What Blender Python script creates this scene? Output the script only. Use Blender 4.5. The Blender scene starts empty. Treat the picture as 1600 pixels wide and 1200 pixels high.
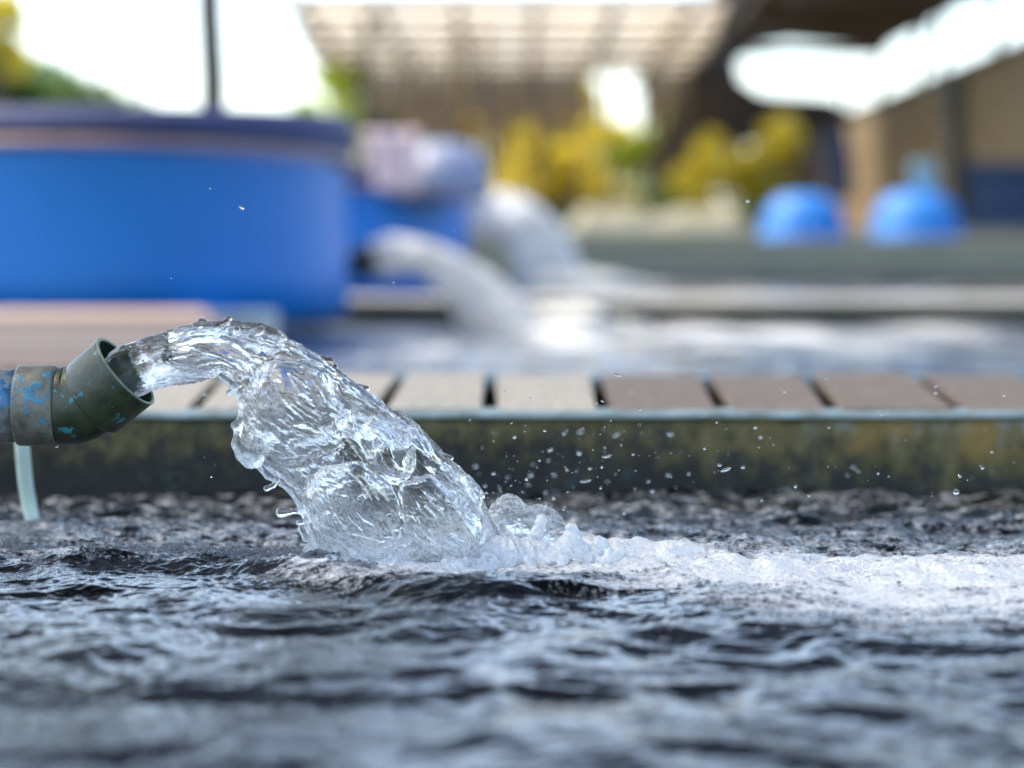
import bpy, bmesh, math, random
import numpy as np
from mathutils import Vector, Matrix
import openvdb as vdb

random.seed(7)
rng = np.random.default_rng(11)
C = bpy.context.scene.collection
sc = bpy.context.scene

# ------------------------------------------------------------------ camera, sky, sun, exposure
F = 3778.0            # focal length in photo pixels (85 mm on a 36 mm sensor, 1600 px wide)
H = 0.40              # eye height above the pond water
HZ = 390.0            # horizon row in the photo
cd = bpy.data.cameras.new('camera')
cam = bpy.data.objects.new('camera', cd); C.objects.link(cam)
cam.location = (0, 0, H); cam.rotation_euler = (math.radians(90), 0, 0)
cd.lens = 85; cd.sensor_width = 36
cd.shift_y = -(600 - HZ) / 1600
cd.clip_start = 0.05; cd.clip_end = 2000
cd.dof.use_dof = True; cd.dof.focus_distance = 3.02; cd.dof.aperture_fstop = 1.9
sc.camera = cam

SUN_EL, SUN_AZ = math.radians(56), math.radians(-75)     # azimuth from +Y, negative = left
w = bpy.data.worlds.new('World'); sc.world = w; w.use_nodes = True
nt = w.node_tree; bg = nt.nodes['Background']
sky = nt.nodes.new('ShaderNodeTexSky'); sky.sky_type = 'NISHITA'; sky.sun_disc = False
sky.sun_elevation = SUN_EL; sky.sun_rotation = SUN_AZ
sky.air_density = 1.0; sky.dust_density = 1.6; sky.ozone_density = 1.0
hs = nt.nodes.new('ShaderNodeHueSaturation'); hs.inputs['Saturation'].default_value = .9
nt.links.new(sky.outputs[0], hs.inputs['Color']); nt.links.new(hs.outputs[0], bg.inputs[0])
bg.inputs[1].default_value = 0.15
sd = bpy.data.lights.new('sun', 'SUN'); sd.energy = 2.6; sd.angle = math.radians(6); sd.color = (1, .86, .62)
sun = bpy.data.objects.new('sun', sd); C.objects.link(sun)
d = Vector((math.sin(SUN_AZ) * math.cos(SUN_EL), math.cos(SUN_AZ) * math.cos(SUN_EL), math.sin(SUN_EL)))
sun.rotation_euler = d.to_track_quat('Z', 'Y').to_euler(); sun.location = d * 50
vs = sc.view_settings
vs.view_transform = 'Standard'; vs.look = 'None'; vs.gamma = 1; vs.exposure = 1.9; vs.use_curve_mapping = False
sc.render.engine = 'CYCLES'
cy = sc.cycles
cy.use_denoising = True; cy.max_bounces = 16; cy.transmission_bounces = 14; cy.glossy_bounces = 6; cy.diffuse_bounces = 6
cy.transparent_max_bounces = 12; cy.caustics_reflective = False; cy.caustics_refractive = True
cy.sample_clamp_indirect = 6.0; cy.blur_glossy = 0.0


def P(px, py, D):
    """photo pixel at distance D -> world point"""
    return ((px - 800) / F * D, D, H - (py - HZ) / F * D)


# ------------------------------------------------------------------ helpers
def tag(o, label=None, cat=None, group=None, kind=None):
    for k, v in (('label', label), ('category', cat), ('group', group), ('kind', kind)):
        if v: o[k] = v
    return o


def link(name, me, parent=None, mats=(), smooth=False):
    for m in (mats if isinstance(mats, (list, tuple)) else [mats]):
        me.materials.append(m)
    if smooth:
        me.polygons.foreach_set('use_smooth', np.ones(len(me.polygons), dtype=bool))
    o = bpy.data.objects.new(name, me); C.objects.link(o)
    if parent: o.parent = parent
    return o


def raw_mesh(name, verts, faces):
    """fast mesh from numpy arrays (faces: n x 3 or n x 4, or list of arrays)"""
    me = bpy.data.meshes.new(name)
    verts = np.asarray(verts, dtype=np.float32)
    if not isinstance(faces, list): faces = [faces]
    faces = [np.asarray(f, dtype=np.int32) for f in faces if len(f)]
    me.vertices.add(len(verts)); me.vertices.foreach_set('co', verts.ravel())
    loops = np.concatenate([f.ravel() for f in faces])
    tot = np.concatenate([np.full(len(f), f.shape[1], dtype=np.int32) for f in faces])
    start = np.concatenate([[0], np.cumsum(tot)[:-1]]).astype(np.int32)
    me.loops.add(len(loops)); me.loops.foreach_set('vertex_index', loops)
    me.polygons.add(len(tot)); me.polygons.foreach_set('loop_start', start)
    me.update(calc_edges=True); me.validate()
    return me


def attr(me, name, data):
    a = me.attributes.new(name, 'FLOAT', 'POINT'); a.data.foreach_set('value', np.asarray(data, dtype=np.float32))


def attr3(me, name, data):
    a = me.attributes.new(name, 'FLOAT_VECTOR', 'POINT'); a.data.foreach_set('vector', np.asarray(data, dtype=np.float32).ravel())


def empty(name, loc=(0, 0, 0)):
    o = bpy.data.objects.new(name, None); C.objects.link(o); o.location = loc; o.empty_display_size = .1
    return o


def finish(bm, name, mat, parent=None, smooth=False, bevel=0):
    if bevel:
        bmesh.ops.bevel(bm, geom=list(bm.edges), offset=bevel, segments=2, affect='EDGES', profile=.6)
    bmesh.ops.recalc_face_normals(bm, faces=bm.faces)
    me = bpy.data.meshes.new(name); bm.to_mesh(me); bm.free()
    o = link(name, me, parent, mat, smooth)
    return o


def box(name, lo, hi, mat, parent=None, bevel=0.0, jit=0.0):
    bm = bmesh.new()
    bmesh.ops.create_cube(bm, size=1)
    off = Vector(parent.location) if parent else Vector((0, 0, 0))
    for v in bm.verts:
        v.co = Vector([(lo[i] + hi[i]) / 2 + v.co[i] * (hi[i] - lo[i]) + random.uniform(-jit, jit) for i in range(3)]) - off
    return finish(bm, name, mat, parent, bevel=bevel)


def slab(name, quad, z0, z1, mat, parent=None, bevel=0.0):
    """prism over a quad of xy points"""
    off = Vector(parent.location) if parent else Vector((0, 0, 0))
    bm = bmesh.new()
    a = [bm.verts.new(Vector((x, y, z0)) - off) for x, y in quad]
    b = [bm.verts.new(Vector((x, y, z1)) - off) for x, y in quad]
    n = len(quad)
    bm.faces.new(a[::-1]); bm.faces.new(b)
    for i in range(n): bm.faces.new((a[i], a[(i + 1) % n], b[(i + 1) % n], b[i]))
    return finish(bm, name, mat, parent, bevel=bevel)


def plate(name, pts, thick, mat, parent=None):
    """upright plate: polygon in world points (all about one y), thickness along +y"""
    off = Vector(parent.location) if parent else Vector((0, 0, 0))
    bm = bmesh.new()
    a = [bm.verts.new(Vector(p) - off) for p in pts]
    b = [bm.verts.new(Vector((p[0], p[1] + thick, p[2])) - off) for p in pts]
    n = len(pts)
    bm.faces.new(a); bm.faces.new(b[::-1])
    for i in range(n): bm.faces.new((a[i], b[i], b[(i + 1) % n], a[(i + 1) % n]))
    bm.normal_update()
    bmesh.ops.triangulate(bm, faces=[f for f in bm.faces if len(f.verts) > 4], ngon_method='EAR_CLIP')
    return finish(bm, name, mat, parent)


def sweep(name, path, radii, mat, parent=None, n=32, caps=True, smooth=True, direction=None):
    """tube of circles along a path with its own radius at each point"""
    off = Vector(parent.location) if parent else Vector((0, 0, 0))
    path = [Vector(p) for p in path]
    vs_, fs = [], []
    up = Vector((0, 1, 0.01))
    for i, p in enumerate(path):
        t = (path[min(i + 1, len(path) - 1)] - path[max(i - 1, 0)]).normalized()
        if direction is not None: t = Vector(direction).normalized()
        elif t.length == 0: t = Vector((0, 0, 1))
        s = t.cross(up)
        if s.length < 1e-3: s = t.cross(Vector((1, 0, 0)))
        s.normalize(); q = s.cross(t)
        for k in range(n):
            a = 2 * math.pi * k / n
            vs_.append(p + (s * math.cos(a) + q * math.sin(a)) * radii[i] - off)
    for i in range(len(path) - 1):
        for k in range(n):
            fs.append((i * n + k, i * n + (k + 1) % n, (i + 1) * n + (k + 1) % n, (i + 1) * n + k))
    if caps:
        fs.append(tuple(range(n))[::-1]); fs.append(tuple((len(path) - 1) * n + k for k in range(n)))
    me = bpy.data.meshes.new(name); me.from_pydata(vs_, [], fs); me.update()
    bm = bmesh.new(); bm.from_mesh(me); bmesh.ops.recalc_face_normals(bm, faces=bm.faces); bm.to_mesh(me); bm.free()
    return link(name, me, parent, mat, smooth)


def lathe(name, prof, mat, parent=None, n=64, zfun=None, centre=(0, 0), smooth=True, squash=1.0):
    """profile [(r, z)] revolved about a vertical axis; zfun(angle, r, z) may bend heights"""
    off = Vector(parent.location) if parent else Vector((0, 0, 0))
    vs_, fs = [], []
    for r, z in prof:
        for k in range(n):
            a = 2 * math.pi * k / n
            zz = zfun(a, r, z) if zfun else z
            vs_.append(Vector((centre[0] + r * math.cos(a), centre[1] + r * math.sin(a) * squash, zz)) - off)
    for i in range(len(prof) - 1):
        for k in range(n):
            fs.append((i * n + k, i * n + (k + 1) % n, (i + 1) * n + (k + 1) % n, (i + 1) * n + k))
    me = bpy.data.meshes.new(name); me.from_pydata(vs_, [], fs); me.update()
    bm = bmesh.new(); bm.from_mesh(me)
    bmesh.ops.remove_doubles(bm, verts=bm.verts, dist=1e-5)
    bmesh.ops.recalc_face_normals(bm, faces=bm.faces); bm.to_mesh(me); bm.free()
    return link(name, me, parent, mat, smooth)


# gradient noise on numpy arrays
_perm = rng.permutation(256).astype(np.int32); _perm = np.concatenate([_perm, _perm, _perm])
_g = rng.normal(size=(256, 3)).astype(np.float32); _g /= np.linalg.norm(_g, axis=1, keepdims=True)


def noise(x, y, z, seed=0):
    x = np.asarray(x, np.float32) + np.float32(seed * 17.31); y = np.asarray(y, np.float32) + np.float32(seed * 5.77)
    z = np.asarray(z, np.float32) + np.float32(seed * 9.13)
    x, y, z = np.broadcast_arrays(x, y, z)
    xi = np.floor(x).astype(np.int32); yi = np.floor(y).astype(np.int32); zi = np.floor(z).astype(np.int32)
    fx = x - xi; fy = y - yi; fz = z - zi
    u = fx * fx * fx * (fx * (fx * 6 - 15) + 10); v = fy * fy * fy * (fy * (fy * 6 - 15) + 10); ww = fz * fz * fz * (fz * (fz * 6 - 15) + 10)
    xi &= 255; yi &= 255; zi &= 255
    out = 0
    for dx in (0, 1):
        wx = u if dx else 1 - u
        for dy in (0, 1):
            wy = v if dy else 1 - v
            ab = _perm[_perm[xi + dx] + yi + dy]
            for dz in (0, 1):
                g = _g[_perm[ab + zi + dz]]
                out = out + (g[..., 0] * (fx - dx) + g[..., 1] * (fy - dy) + g[..., 2] * (fz - dz)) * (wx * wy * (ww if dz else 1 - ww))
    return out * 1.5


def ridge(n): return 1 - 2 * np.abs(n)


def sstep(a, b, x):
    t = np.clip((x - a) / (b - a), 0, 1); return t * t * (3 - 2 * t)


# ------------------------------------------------------------------ materials
def new_mat(name):
    m = bpy.data.materials.new(name); m.use_nodes = True
    n = m.node_tree.nodes; p = n['Principled BSDF']
    return m, m.node_tree, n, m.node_tree.links, p


def ramp(n, stops, interp='LINEAR'):
    r = n.new('ShaderNodeValToRGB'); e = r.color_ramp.elements; r.color_ramp.interpolation = interp
    while len(e) < len(stops): e.new(.5)
    for el, (pos, col) in zip(e, stops):
        el.position = pos; el.color = (*col, 1) if len(col) == 3 else col
    return r


def tex(n, l, kind, coord, scale, detail=6, rough=.6, vec_scale=None):
    if vec_scale:
        mp = n.new('ShaderNodeMapping'); mp.inputs['Scale'].default_value = vec_scale
        l.new(coord, mp.inputs[0]); coord = mp.outputs[0]
    if kind == 'noise':
        t = n.new('ShaderNodeTexNoise'); t.inputs['Detail'].default_value = detail; t.inputs['Roughness'].default_value = rough
    else:
        t = n.new('ShaderNodeTexVoronoi')
    t.inputs['Scale'].default_value = scale
    l.new(coord, t.inputs['Vector'])
    return t


def simple(name, col, rough=.5, var=.25, scale=6, bump=.0, spec=.5, stretch=None, col2=None, metal=0.0):
    """one colour broken up by noise, with grain"""
    m, t, n, l, p = new_mat(name)
    co = n.new('ShaderNodeTexCoord').outputs['Object']
    a = tex(n, l, 'noise', co, scale, 8, .65, stretch)
    c2 = col2 or tuple(c * (1 - var) for c in col)
    r = ramp(n, [(.3, c2), (.7, col)])
    l.new(a.outputs['Fac'], r.inputs[0]); l.new(r.outputs[0], p.inputs['Base Color'])
    p.inputs['Roughness'].default_value = rough; p.inputs['Specular IOR Level'].default_value = spec
    p.inputs['Metallic'].default_value = metal
    if bump:
        b = n.new('ShaderNodeBump'); b.inputs['Strength'].default_value = bump; b.inputs['Distance'].default_value = .01
        l.new(a.outputs['Fac'], b.inputs['Height']); l.new(b.outputs[0], p.inputs['Normal'])
    return m


def jet_material(name, white=0.0, bump_scale=1.0, bump_strength=.8):
    """clear water with crinkles drawn along the flow; the 'froth' attribute turns it into white aerated water"""
    m, t, n, l, p = new_mat(name)
    p.inputs['Base Color'].default_value = (.97, .985, .985, 1)
    p.inputs['Transmission Weight'].default_value = 1; p.inputs['IOR'].default_value = 1.333
    p.inputs['Roughness'].default_value = 0.0
    fl = n.new('ShaderNodeAttribute'); fl.attribute_name = 'flow'
    a = tex(n, l, 'noise', fl.outputs['Vector'], 1, 3, .55, (150 * bump_scale, 330 * bump_scale, 330 * bump_scale))
    b = n.new('ShaderNodeBump'); b.inputs['Strength'].default_value = bump_strength; b.inputs['Distance'].default_value = .0022
    ck = n.new('ShaderNodeAttribute'); ck.attribute_name = 'crinkle'; cm = n.new('ShaderNodeMath'); cm.operation = 'MULTIPLY'; cm.inputs[1].default_value = bump_strength
    l.new(ck.outputs['Fac'], cm.inputs[0]); l.new(cm.outputs[0], b.inputs['Strength'])
    l.new(a.outputs['Fac'], b.inputs['Height']); l.new(b.outputs[0], p.inputs['Normal'])
    fr = n.new('ShaderNodeAttribute'); fr.attribute_name = 'froth'
    w2 = n.new('ShaderNodeBsdfPrincipled'); w2.inputs['Base Color'].default_value = (.86, .88, .89, 1)
    w2.inputs['Roughness'].default_value = .25; w2.inputs['IOR'].default_value = 1.33
    w2.inputs['Transmission Weight'].default_value = .35
    l.new(b.outputs[0], w2.inputs['Normal'])
    nz = tex(n, l, 'noise', fl.outputs['Vector'], 1, 4, .6, (60 * bump_scale, 160 * bump_scale, 160 * bump_scale))
    mr = n.new('ShaderNodeMath'); mr.operation = 'ADD'; l.new(fr.outputs['Fac'], mr.inputs[0]); l.new(nz.outputs['Fac'], mr.inputs[1])
    m2 = n.new('ShaderNodeMapRange'); m2.inputs['From Min'].default_value = .85; m2.inputs['From Max'].default_value = 1.25
    l.new(mr.outputs[0], m2.inputs['Value'])
    mx = n.new('ShaderNodeMixShader'); l.new(m2.outputs[0], mx.inputs[0]); l.new(p.outputs[0], mx.inputs[1]); l.new(w2.outputs[0], mx.inputs[2])
    l.new(mx.outputs[0], n['Material Output'].inputs[0])
    return m


def pond_material():
    m, t, n, l, p = new_mat('dark_pond_water')
    co = n.new('ShaderNodeTexCoord').outputs['Object']
    p.inputs['Base Color'].default_value = (.0012, .0018, .0026, 1); p.inputs['Roughness'].default_value = .012
    p.inputs['IOR'].default_value = 1.333
    a = tex(n, l, 'noise', co, 130, 3, .6, (1, 1, .3))
    v = tex(n, l, 'voronoi', co, 170)
    ro = n.new('ShaderNodeAttribute'); ro.attribute_name = 'rough'
    ad = n.new('ShaderNodeMath'); ad.operation = 'SUBTRACT'; l.new(a.outputs['Fac'], ad.inputs[0])
    vm = n.new('ShaderNodeMath'); vm.operation = 'MULTIPLY'; l.new(v.outputs['Distance'], vm.inputs[0]); vm.inputs[1].default_value = .35
    l.new(vm.outputs[0], ad.inputs[1])
    b = n.new('ShaderNodeBump'); b.inputs['Distance'].default_value = .005
    l.new(ro.outputs['Fac'], b.inputs['Strength'])
    l.new(ad.outputs[0], b.inputs['Height']); l.new(b.outputs[0], p.inputs['Normal'])
    fo = n.new('ShaderNodeAttribute'); fo.attribute_name = 'foam'
    nz = tex(n, l, 'noise', co, 120, 8, .72)
    nv = tex(n, l, 'voronoi', co, 140)
    s1 = n.new('ShaderNodeMath'); s1.operation = 'ADD'; nk = n.new('ShaderNodeMath'); nk.operation = 'MULTIPLY_ADD'; nk.inputs[1].default_value = 1.7; nk.inputs[2].default_value = -.35; l.new(nz.outputs['Fac'], nk.inputs[0])
    l.new(fo.outputs['Fac'], s1.inputs[0]); l.new(nk.outputs[0], s1.inputs[1])
    s2 = n.new('ShaderNodeMath'); s2.operation = 'MULTIPLY_ADD'; l.new(nv.outputs['Distance'], s2.inputs[0]); s2.inputs[1].default_value = -.18; l.new(s1.outputs[0], s2.inputs[2])
    mr = n.new('ShaderNodeMapRange'); mr.inputs['From Min'].default_value = .72; mr.inputs['From Max'].default_value = 1.28; mr.inputs['To Max'].default_value = .93
    l.new(s2.outputs[0], mr.inputs['Value'])
    w2 = n.new('ShaderNodeBsdfPrincipled'); w2.inputs['Base Color'].default_value = (.86, .85, .83, 1)
    w2.inputs['Roughness'].default_value = .4; w2.inputs['Subsurface Weight'].default_value = 0
    l.new(b.outputs[0], w2.inputs['Normal'])
    mx = n.new('ShaderNodeMixShader'); l.new(mr.outputs[0], mx.inputs[0]); l.new(p.outputs[0], mx.inputs[1]); l.new(w2.outputs[0], mx.inputs[2])
    l.new(mx.outputs[0], n['Material Output'].inputs[0])
    return m


def wall_material():
    m, t, n, l, p = new_mat('algae_stained_concrete')
    co = n.new('ShaderNodeTexCoord').outputs['Object']
    sep = n.new('ShaderNodeSeparateXYZ'); l.new(co, sep.inputs[0])
    a = tex(n, l, 'noise', co, 26, 8, .7, (1, 1, .8))
    r = ramp(n, [(.34, (.006, .006, .004)), (.45, (.026, .024, .012)), (.55, (.080, .068, .020)), (.68, (.15, .125, .05)), (.82, (.22, .22, .19))])
    # moss and paint remains sit high on the wall and towards the right end
    hz = n.new('ShaderNodeMapRange'); hz.inputs['From Min'].default_value = .0; hz.inputs['From Max'].default_value = .13
    hz.inputs['To Min'].default_value = -.22; hz.inputs['To Max'].default_value = .13; l.new(sep.outputs[2], hz.inputs['Value'])
    hx = n.new('ShaderNodeMapRange'); hx.inputs['From Min'].default_value = .15; hx.inputs['From Max'].default_value = .85
    hx.inputs['To Min'].default_value = -.02; hx.inputs['To Max'].default_value = .16; l.new(sep.outputs[0], hx.inputs['Value'])
    s1 = n.new('ShaderNodeMath'); s1.operation = 'ADD'; l.new(a.outputs['Fac'], s1.inputs[0]); l.new(hz.outputs[0], s1.inputs[1])
    s2 = n.new('ShaderNodeMath'); s2.operation = 'ADD'; l.new(s1.outputs[0], s2.inputs[0]); l.new(hx.outputs[0], s2.inputs[1])
    l.new(s2.outputs[0], r.inputs[0])
    b2 = tex(n, l, 'noise', co, 17, 4, .6)
    r2 = ramp(n, [(.60, (0, 0, 0)), (.72, (1, 1, 1))]); l.new(b2.outputs['Fac'], r2.inputs[0])
    k = n.new('ShaderNodeMath'); k.operation = 'MULTIPLY'; l.new(r2.outputs[0], k.inputs[0]); k.inputs[1].default_value = .5
    mx = n.new('ShaderNodeMixRGB'); l.new(k.outputs[0], mx.inputs[0]); l.new(r.outputs[0], mx.inputs[1]); mx.inputs[2].default_value = (.03, .075, .075, 1)
    b3 = tex(n, l, 'noise', co, 11, 5, .6)
    r3 = ramp(n, [(.47, (0, 0, 0)), (.62, (1, 1, 1))]); l.new(b3.outputs['Fac'], r3.inputs[0])
    k3 = n.new('ShaderNodeMath'); k3.operation = 'MULTIPLY'; l.new(r3.outputs[0], k3.inputs[0])
    hx3 = n.new('ShaderNodeMapRange'); hx3.inputs['From Min'].default_value = .15; hx3.inputs['From Max'].default_value = .8; l.new(sep.outputs[0], hx3.inputs['Value'])
    k4 = n.new('ShaderNodeMath'); k4.operation = 'MULTIPLY'; l.new(k3.outputs[0], k4.inputs[0]); k3.inputs[1].default_value = 1
    hz3 = n.new('ShaderNodeMapRange'); hz3.inputs['From Min'].default_value = .045; hz3.inputs['From Max'].default_value = .075; l.new(sep.outputs[2], hz3.inputs['Value'])
    k5 = n.new('ShaderNodeMath'); k5.operation = 'MULTIPLY'; l.new(hx3.outputs[0], k4.inputs[1]); l.new(k4.outputs[0], k5.inputs[0]); l.new(hz3.outputs[0], k5.inputs[1])
    mx3 = n.new('ShaderNodeMixRGB'); l.new(k5.outputs[0], mx3.inputs[0]); l.new(mx.outputs[0], mx3.inputs[1]); mx3.inputs[2].default_value = (.24, .15, .03, 1)
    l.new(mx3.outputs[0], p.inputs['Base Color'])
    p.inputs['Roughness'].default_value = .65
    b = n.new('ShaderNodeBump'); b.inputs['Strength'].default_value = .5; b.inputs['Distance'].default_value = .006
    l.new(a.outputs['Fac'], b.inputs['Height']); l.new(b.outputs[0], p.inputs['Normal'])
    return m


def pipe_material(name, base, paint, amount, moss):
    """weathered plastic pipe: grey body, flaked blue paint, dark moss low down"""
    m, t, n, l, p = new_mat(name)
    co = n.new('ShaderNodeTexCoord').outputs['Object']
    geo = n.new('ShaderNodeNewGeometry')
    a = tex(n, l, 'noise', co, 34, 10, .72)
    r = ramp(n, [(.32, tuple(c * .3 for c in base)), (.52, base), (.7, tuple(c * 1.5 for c in base))]); l.new(a.outputs['Fac'], r.inputs[0])
    b1 = tex(n, l, 'noise', co, 26, 9, .68)
    r1 = ramp(n, [(amount, (0, 0, 0)), (amount + .03, (1, 1, 1))]); l.new(b1.outputs['Fac'], r1.inputs[0])
    b1c = tex(n, l, 'noise', co, 60, 4, .6)
    rp = ramp(n, [(.35, tuple(c * .45 for c in paint)), (.65, paint)]); l.new(b1c.outputs['Fac'], rp.inputs[0])
    mx = n.new('ShaderNodeMixRGB'); l.new(r1.outputs[0], mx.inputs[0]); l.new(r.outputs[0], mx.inputs[1]); l.new(rp.outputs[0], mx.inputs[2])
    sep = n.new('ShaderNodeSeparateXYZ'); l.new(co, sep.inputs[0])
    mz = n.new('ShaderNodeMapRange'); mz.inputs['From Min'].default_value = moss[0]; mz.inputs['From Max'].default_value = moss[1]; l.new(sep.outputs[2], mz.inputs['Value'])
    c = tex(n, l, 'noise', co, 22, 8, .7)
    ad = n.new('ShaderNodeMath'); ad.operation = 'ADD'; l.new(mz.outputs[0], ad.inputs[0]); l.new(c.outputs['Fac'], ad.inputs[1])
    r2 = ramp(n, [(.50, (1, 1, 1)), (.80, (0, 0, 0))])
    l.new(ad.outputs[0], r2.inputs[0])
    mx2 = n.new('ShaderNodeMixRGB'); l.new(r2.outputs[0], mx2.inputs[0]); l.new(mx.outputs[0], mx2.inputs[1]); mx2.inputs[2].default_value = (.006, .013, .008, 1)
    l.new(mx2.outputs[0], p.inputs['Base Color'])
    p.inputs['Roughness'].default_value = .38
    b = n.new('ShaderNodeBump'); b.inputs['Strength'].default_value = .35; b.inputs['Distance'].default_value = .003
    hh = n.new('ShaderNodeMath'); hh.operation = 'MULTIPLY_ADD'; l.new(r1.outputs[0], hh.inputs[0]); hh.inputs[1].default_value = .35; l.new(a.outputs['Fac'], hh.inputs[2])
    l.new(hh.outputs[0], b.inputs['Height']); l.new(b.outputs[0], p.inputs['Normal'])
    return m


def leaf_material(name, col):
    m, t, n, l, p = new_mat(name)
    oi = n.new('ShaderNodeNewGeometry')
    r = ramp(n, [(0, tuple(c * .45 for c in col)), (1, tuple(min(1, c * 1.35) for c in col))]); l.new(oi.outputs['Random Per Island'], r.inputs[0])
    l.new(r.outputs[0], p.inputs['Base Color']); p.inputs['Roughness'].default_value = .5
    tr = n.new('ShaderNodeBsdfTranslucent'); l.new(r.outputs[0], tr.inputs[0])
    mx = n.new('ShaderNodeMixShader'); mx.inputs[0].default_value = .5; l.new(p.outputs[0], mx.inputs[1]); l.new(tr.outputs[0], mx.inputs[2])
    l.new(mx.outputs[0], n['Material Output'].inputs[0])
    return m


def sheet_material(name, col, trans=.6):
    m, t, n, l, p = new_mat(name)
    co = n.new('ShaderNodeTexCoord').outputs['Object']
    a = tex(n, l, 'noise', co, .9, 5, .6)
    r = ramp(n, [(.3, tuple(c * .7 for c in col)), (.7, col)]); l.new(a.outputs['Fac'], r.inputs[0])
    l.new(r.outputs[0], p.inputs['Base Color']); p.inputs['Roughness'].default_value = .4
    tr = n.new('ShaderNodeBsdfTranslucent'); l.new(r.outputs[0], tr.inputs[0])
    mx = n.new('ShaderNodeMixShader'); mx.inputs[0].default_value = trans; l.new(p.outputs[0], mx.inputs[1]); l.new(tr.outputs[0], mx.inputs[2])
    l.new(mx.outputs[0], n['Material Output'].inputs[0])
    return m


M_pond = pond_material()
M_wall = wall_material()
M_jet = jet_material('clear_water')
M_splash = jet_material('splashing_water', bump_scale=.9, bump_strength=.45)
M_heap = sheet_material('settled_froth', (.44, .45, .44), .1)
M_farjet = sheet_material('frothy_water', (.95, .95, .94), .42)
M_cap = simple('worn_pale_blue_paint', (.46, .58, .60), .5, .4, 16, .3, stretch=(1, 1, 1), col2=(.17, .21, .17))
M_backrail = simple('pale_blue_rail_paint', (.30, .50, .56), .45, .4, 9)
M_plank_pale = simple('pale_weathered_wood', (.72, .62, .48), .75, .3, 9, .3, stretch=(8, .7, 4))
M_plank_brown = simple('brown_weathered_wood', (.33, .235, .165), .75, .4, 9, .3, stretch=(8, .7, 4))
M_board = simple('pinkish_brown_boards', (.40, .28, .20), .7, .35, 6, .2, stretch=(.7, 8, 4))
M_board2 = simple('faded_pinkish_boards', (.47, .36, .28), .7, .3, 6, .2, stretch=(.7, 8, 4))
M_tank = simple('blue_tank_plastic', (.003, .165, .60), .38, .12, 1.5, .03, spec=.28)
M_lip = simple('dull_pink_grey_rim', (.34, .25, .20), .35, .3, 5)
M_collar = simple('greyish_blue_collar', (.05, .068, .17), .65, .3, 3, spec=.2)
M_dark = simple('dark_olive_concrete', (.035, .036, .022), .8, .5, 3, .2)
M_conc = simple('green_grey_concrete', (.27, .28, .21), .75, .35, 2, .1, stretch=(.5, 1, 4))
M_conc2 = simple('olive_grey_concrete', (.29, .27, .19), .75, .35, 2, .1, stretch=(.5, 1, 3))
M_pale = simple('pale_grey_cover', (.19, .185, .13), .8, .3, 2)
M_cream = simple('cream_walkway', (.62, .57, .48), .7, .25, 3)
M_dome = simple('sky_blue_plastic', (.025, .17, .50), .5, .25, 3, spec=.25)
M_navy = simple('navy_cloth', (.012, .022, .06), .8, .4, 3)
M_navybin = simple('navy_plastic', (.016, .06, .15), .5, .3, 2)
M_post = simple('dark_weathered_post', (.045, .04, .03), .8, .4, 5)
M_tarp = simple('dark_brown_tarp', (.035, .027, .02), .8, .4, 1.2)
M_roofdark = simple('dark_brown_roofing', (.06, .042, .026), .8, .4, 1.0)
M_tan = simple('tan_woven_panel', (.19, .135, .06), .8, .35, 3, stretch=(1, 5, .6))
M_pinkbrown = simple('pinkish_brown_panel', (.10, .078, .058), .8, .3, 2)
M_timber = simple('greyish_brown_timber', (.15, .125, .09), .8, .4, 3)
M_sheet = sheet_material('cream_roof_sheet', (.90, .80, .64), .85)
M_sheet2 = simple('brown_tin_sheet', (.16, .125, .08), .7, .3, 1)
M_pink = simple('pale_pink_cloth', (.74, .58, .60), .8, .2, 2)
M_greyblue = simple('grey_blue_cover', (.17, .20, .31), .5, .3, 2)
M_mint = simple('mint_plastic', (.60, .76, .68), .3, .15, 14, .05)
M_block = simple('pale_blue_concrete', (.50, .60, .64), .7, .25, 5)
M_bark = simple('bark', (.09, .065, .045), .9, .5, 6, .4)
M_yellow = leaf_material('yellow_leaf', (.74, .64, .06))
M_lime = leaf_material('lime_leaf', (.40, .50, .06))
M_green = leaf_material('green_leaf', (.10, .19, .05))
M_gold = leaf_material('golden_leaf', (.70, .54, .10))
M_ground = simple('damp_earth', (.10, .085, .06), .9, .5, .8, .3)
M_pipe = pipe_material('flaked_blue_pipe', (.24, .25, .26), (.06, .22, .42), .50, (-.075, -.035))
M_coup = pipe_material('grey_coupling_plastic', (.17, .165, .13), (.06, .27, .38), .55, (-.065, -.02))
M_elbow = pipe_material('mossy_elbow_plastic', (.042, .054, .030), (.05, .32, .36), .59, (-.055, .05))
M_inner = simple('wet_dark_green_inside', (.010, .030, .015), .45, .6, 30, .3)
M_rimlip = simple('worn_pipe_lip', (.20, .27, .20), .4, .5, 60, .2)
M_duct = simple('black_green_pipe', (.012, .02, .016), .4, .4, 8)
M_drop = None

# ------------------------------------------------------------------ ground
me = raw_mesh('ground', [(-600, -200, -.6), (600, -200, -.6), (600, 1200, -.6), (-600, 1200, -.6)], np.array([[0, 1, 2, 3]]))
tag(link('ground', me, None, M_ground), kind='structure')

# ------------------------------------------------------------------ near pond water (height field)
D0 = 3.05                                   # plane of the jet
LAND = (P(690, 885, D0)[0], D0)


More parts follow.
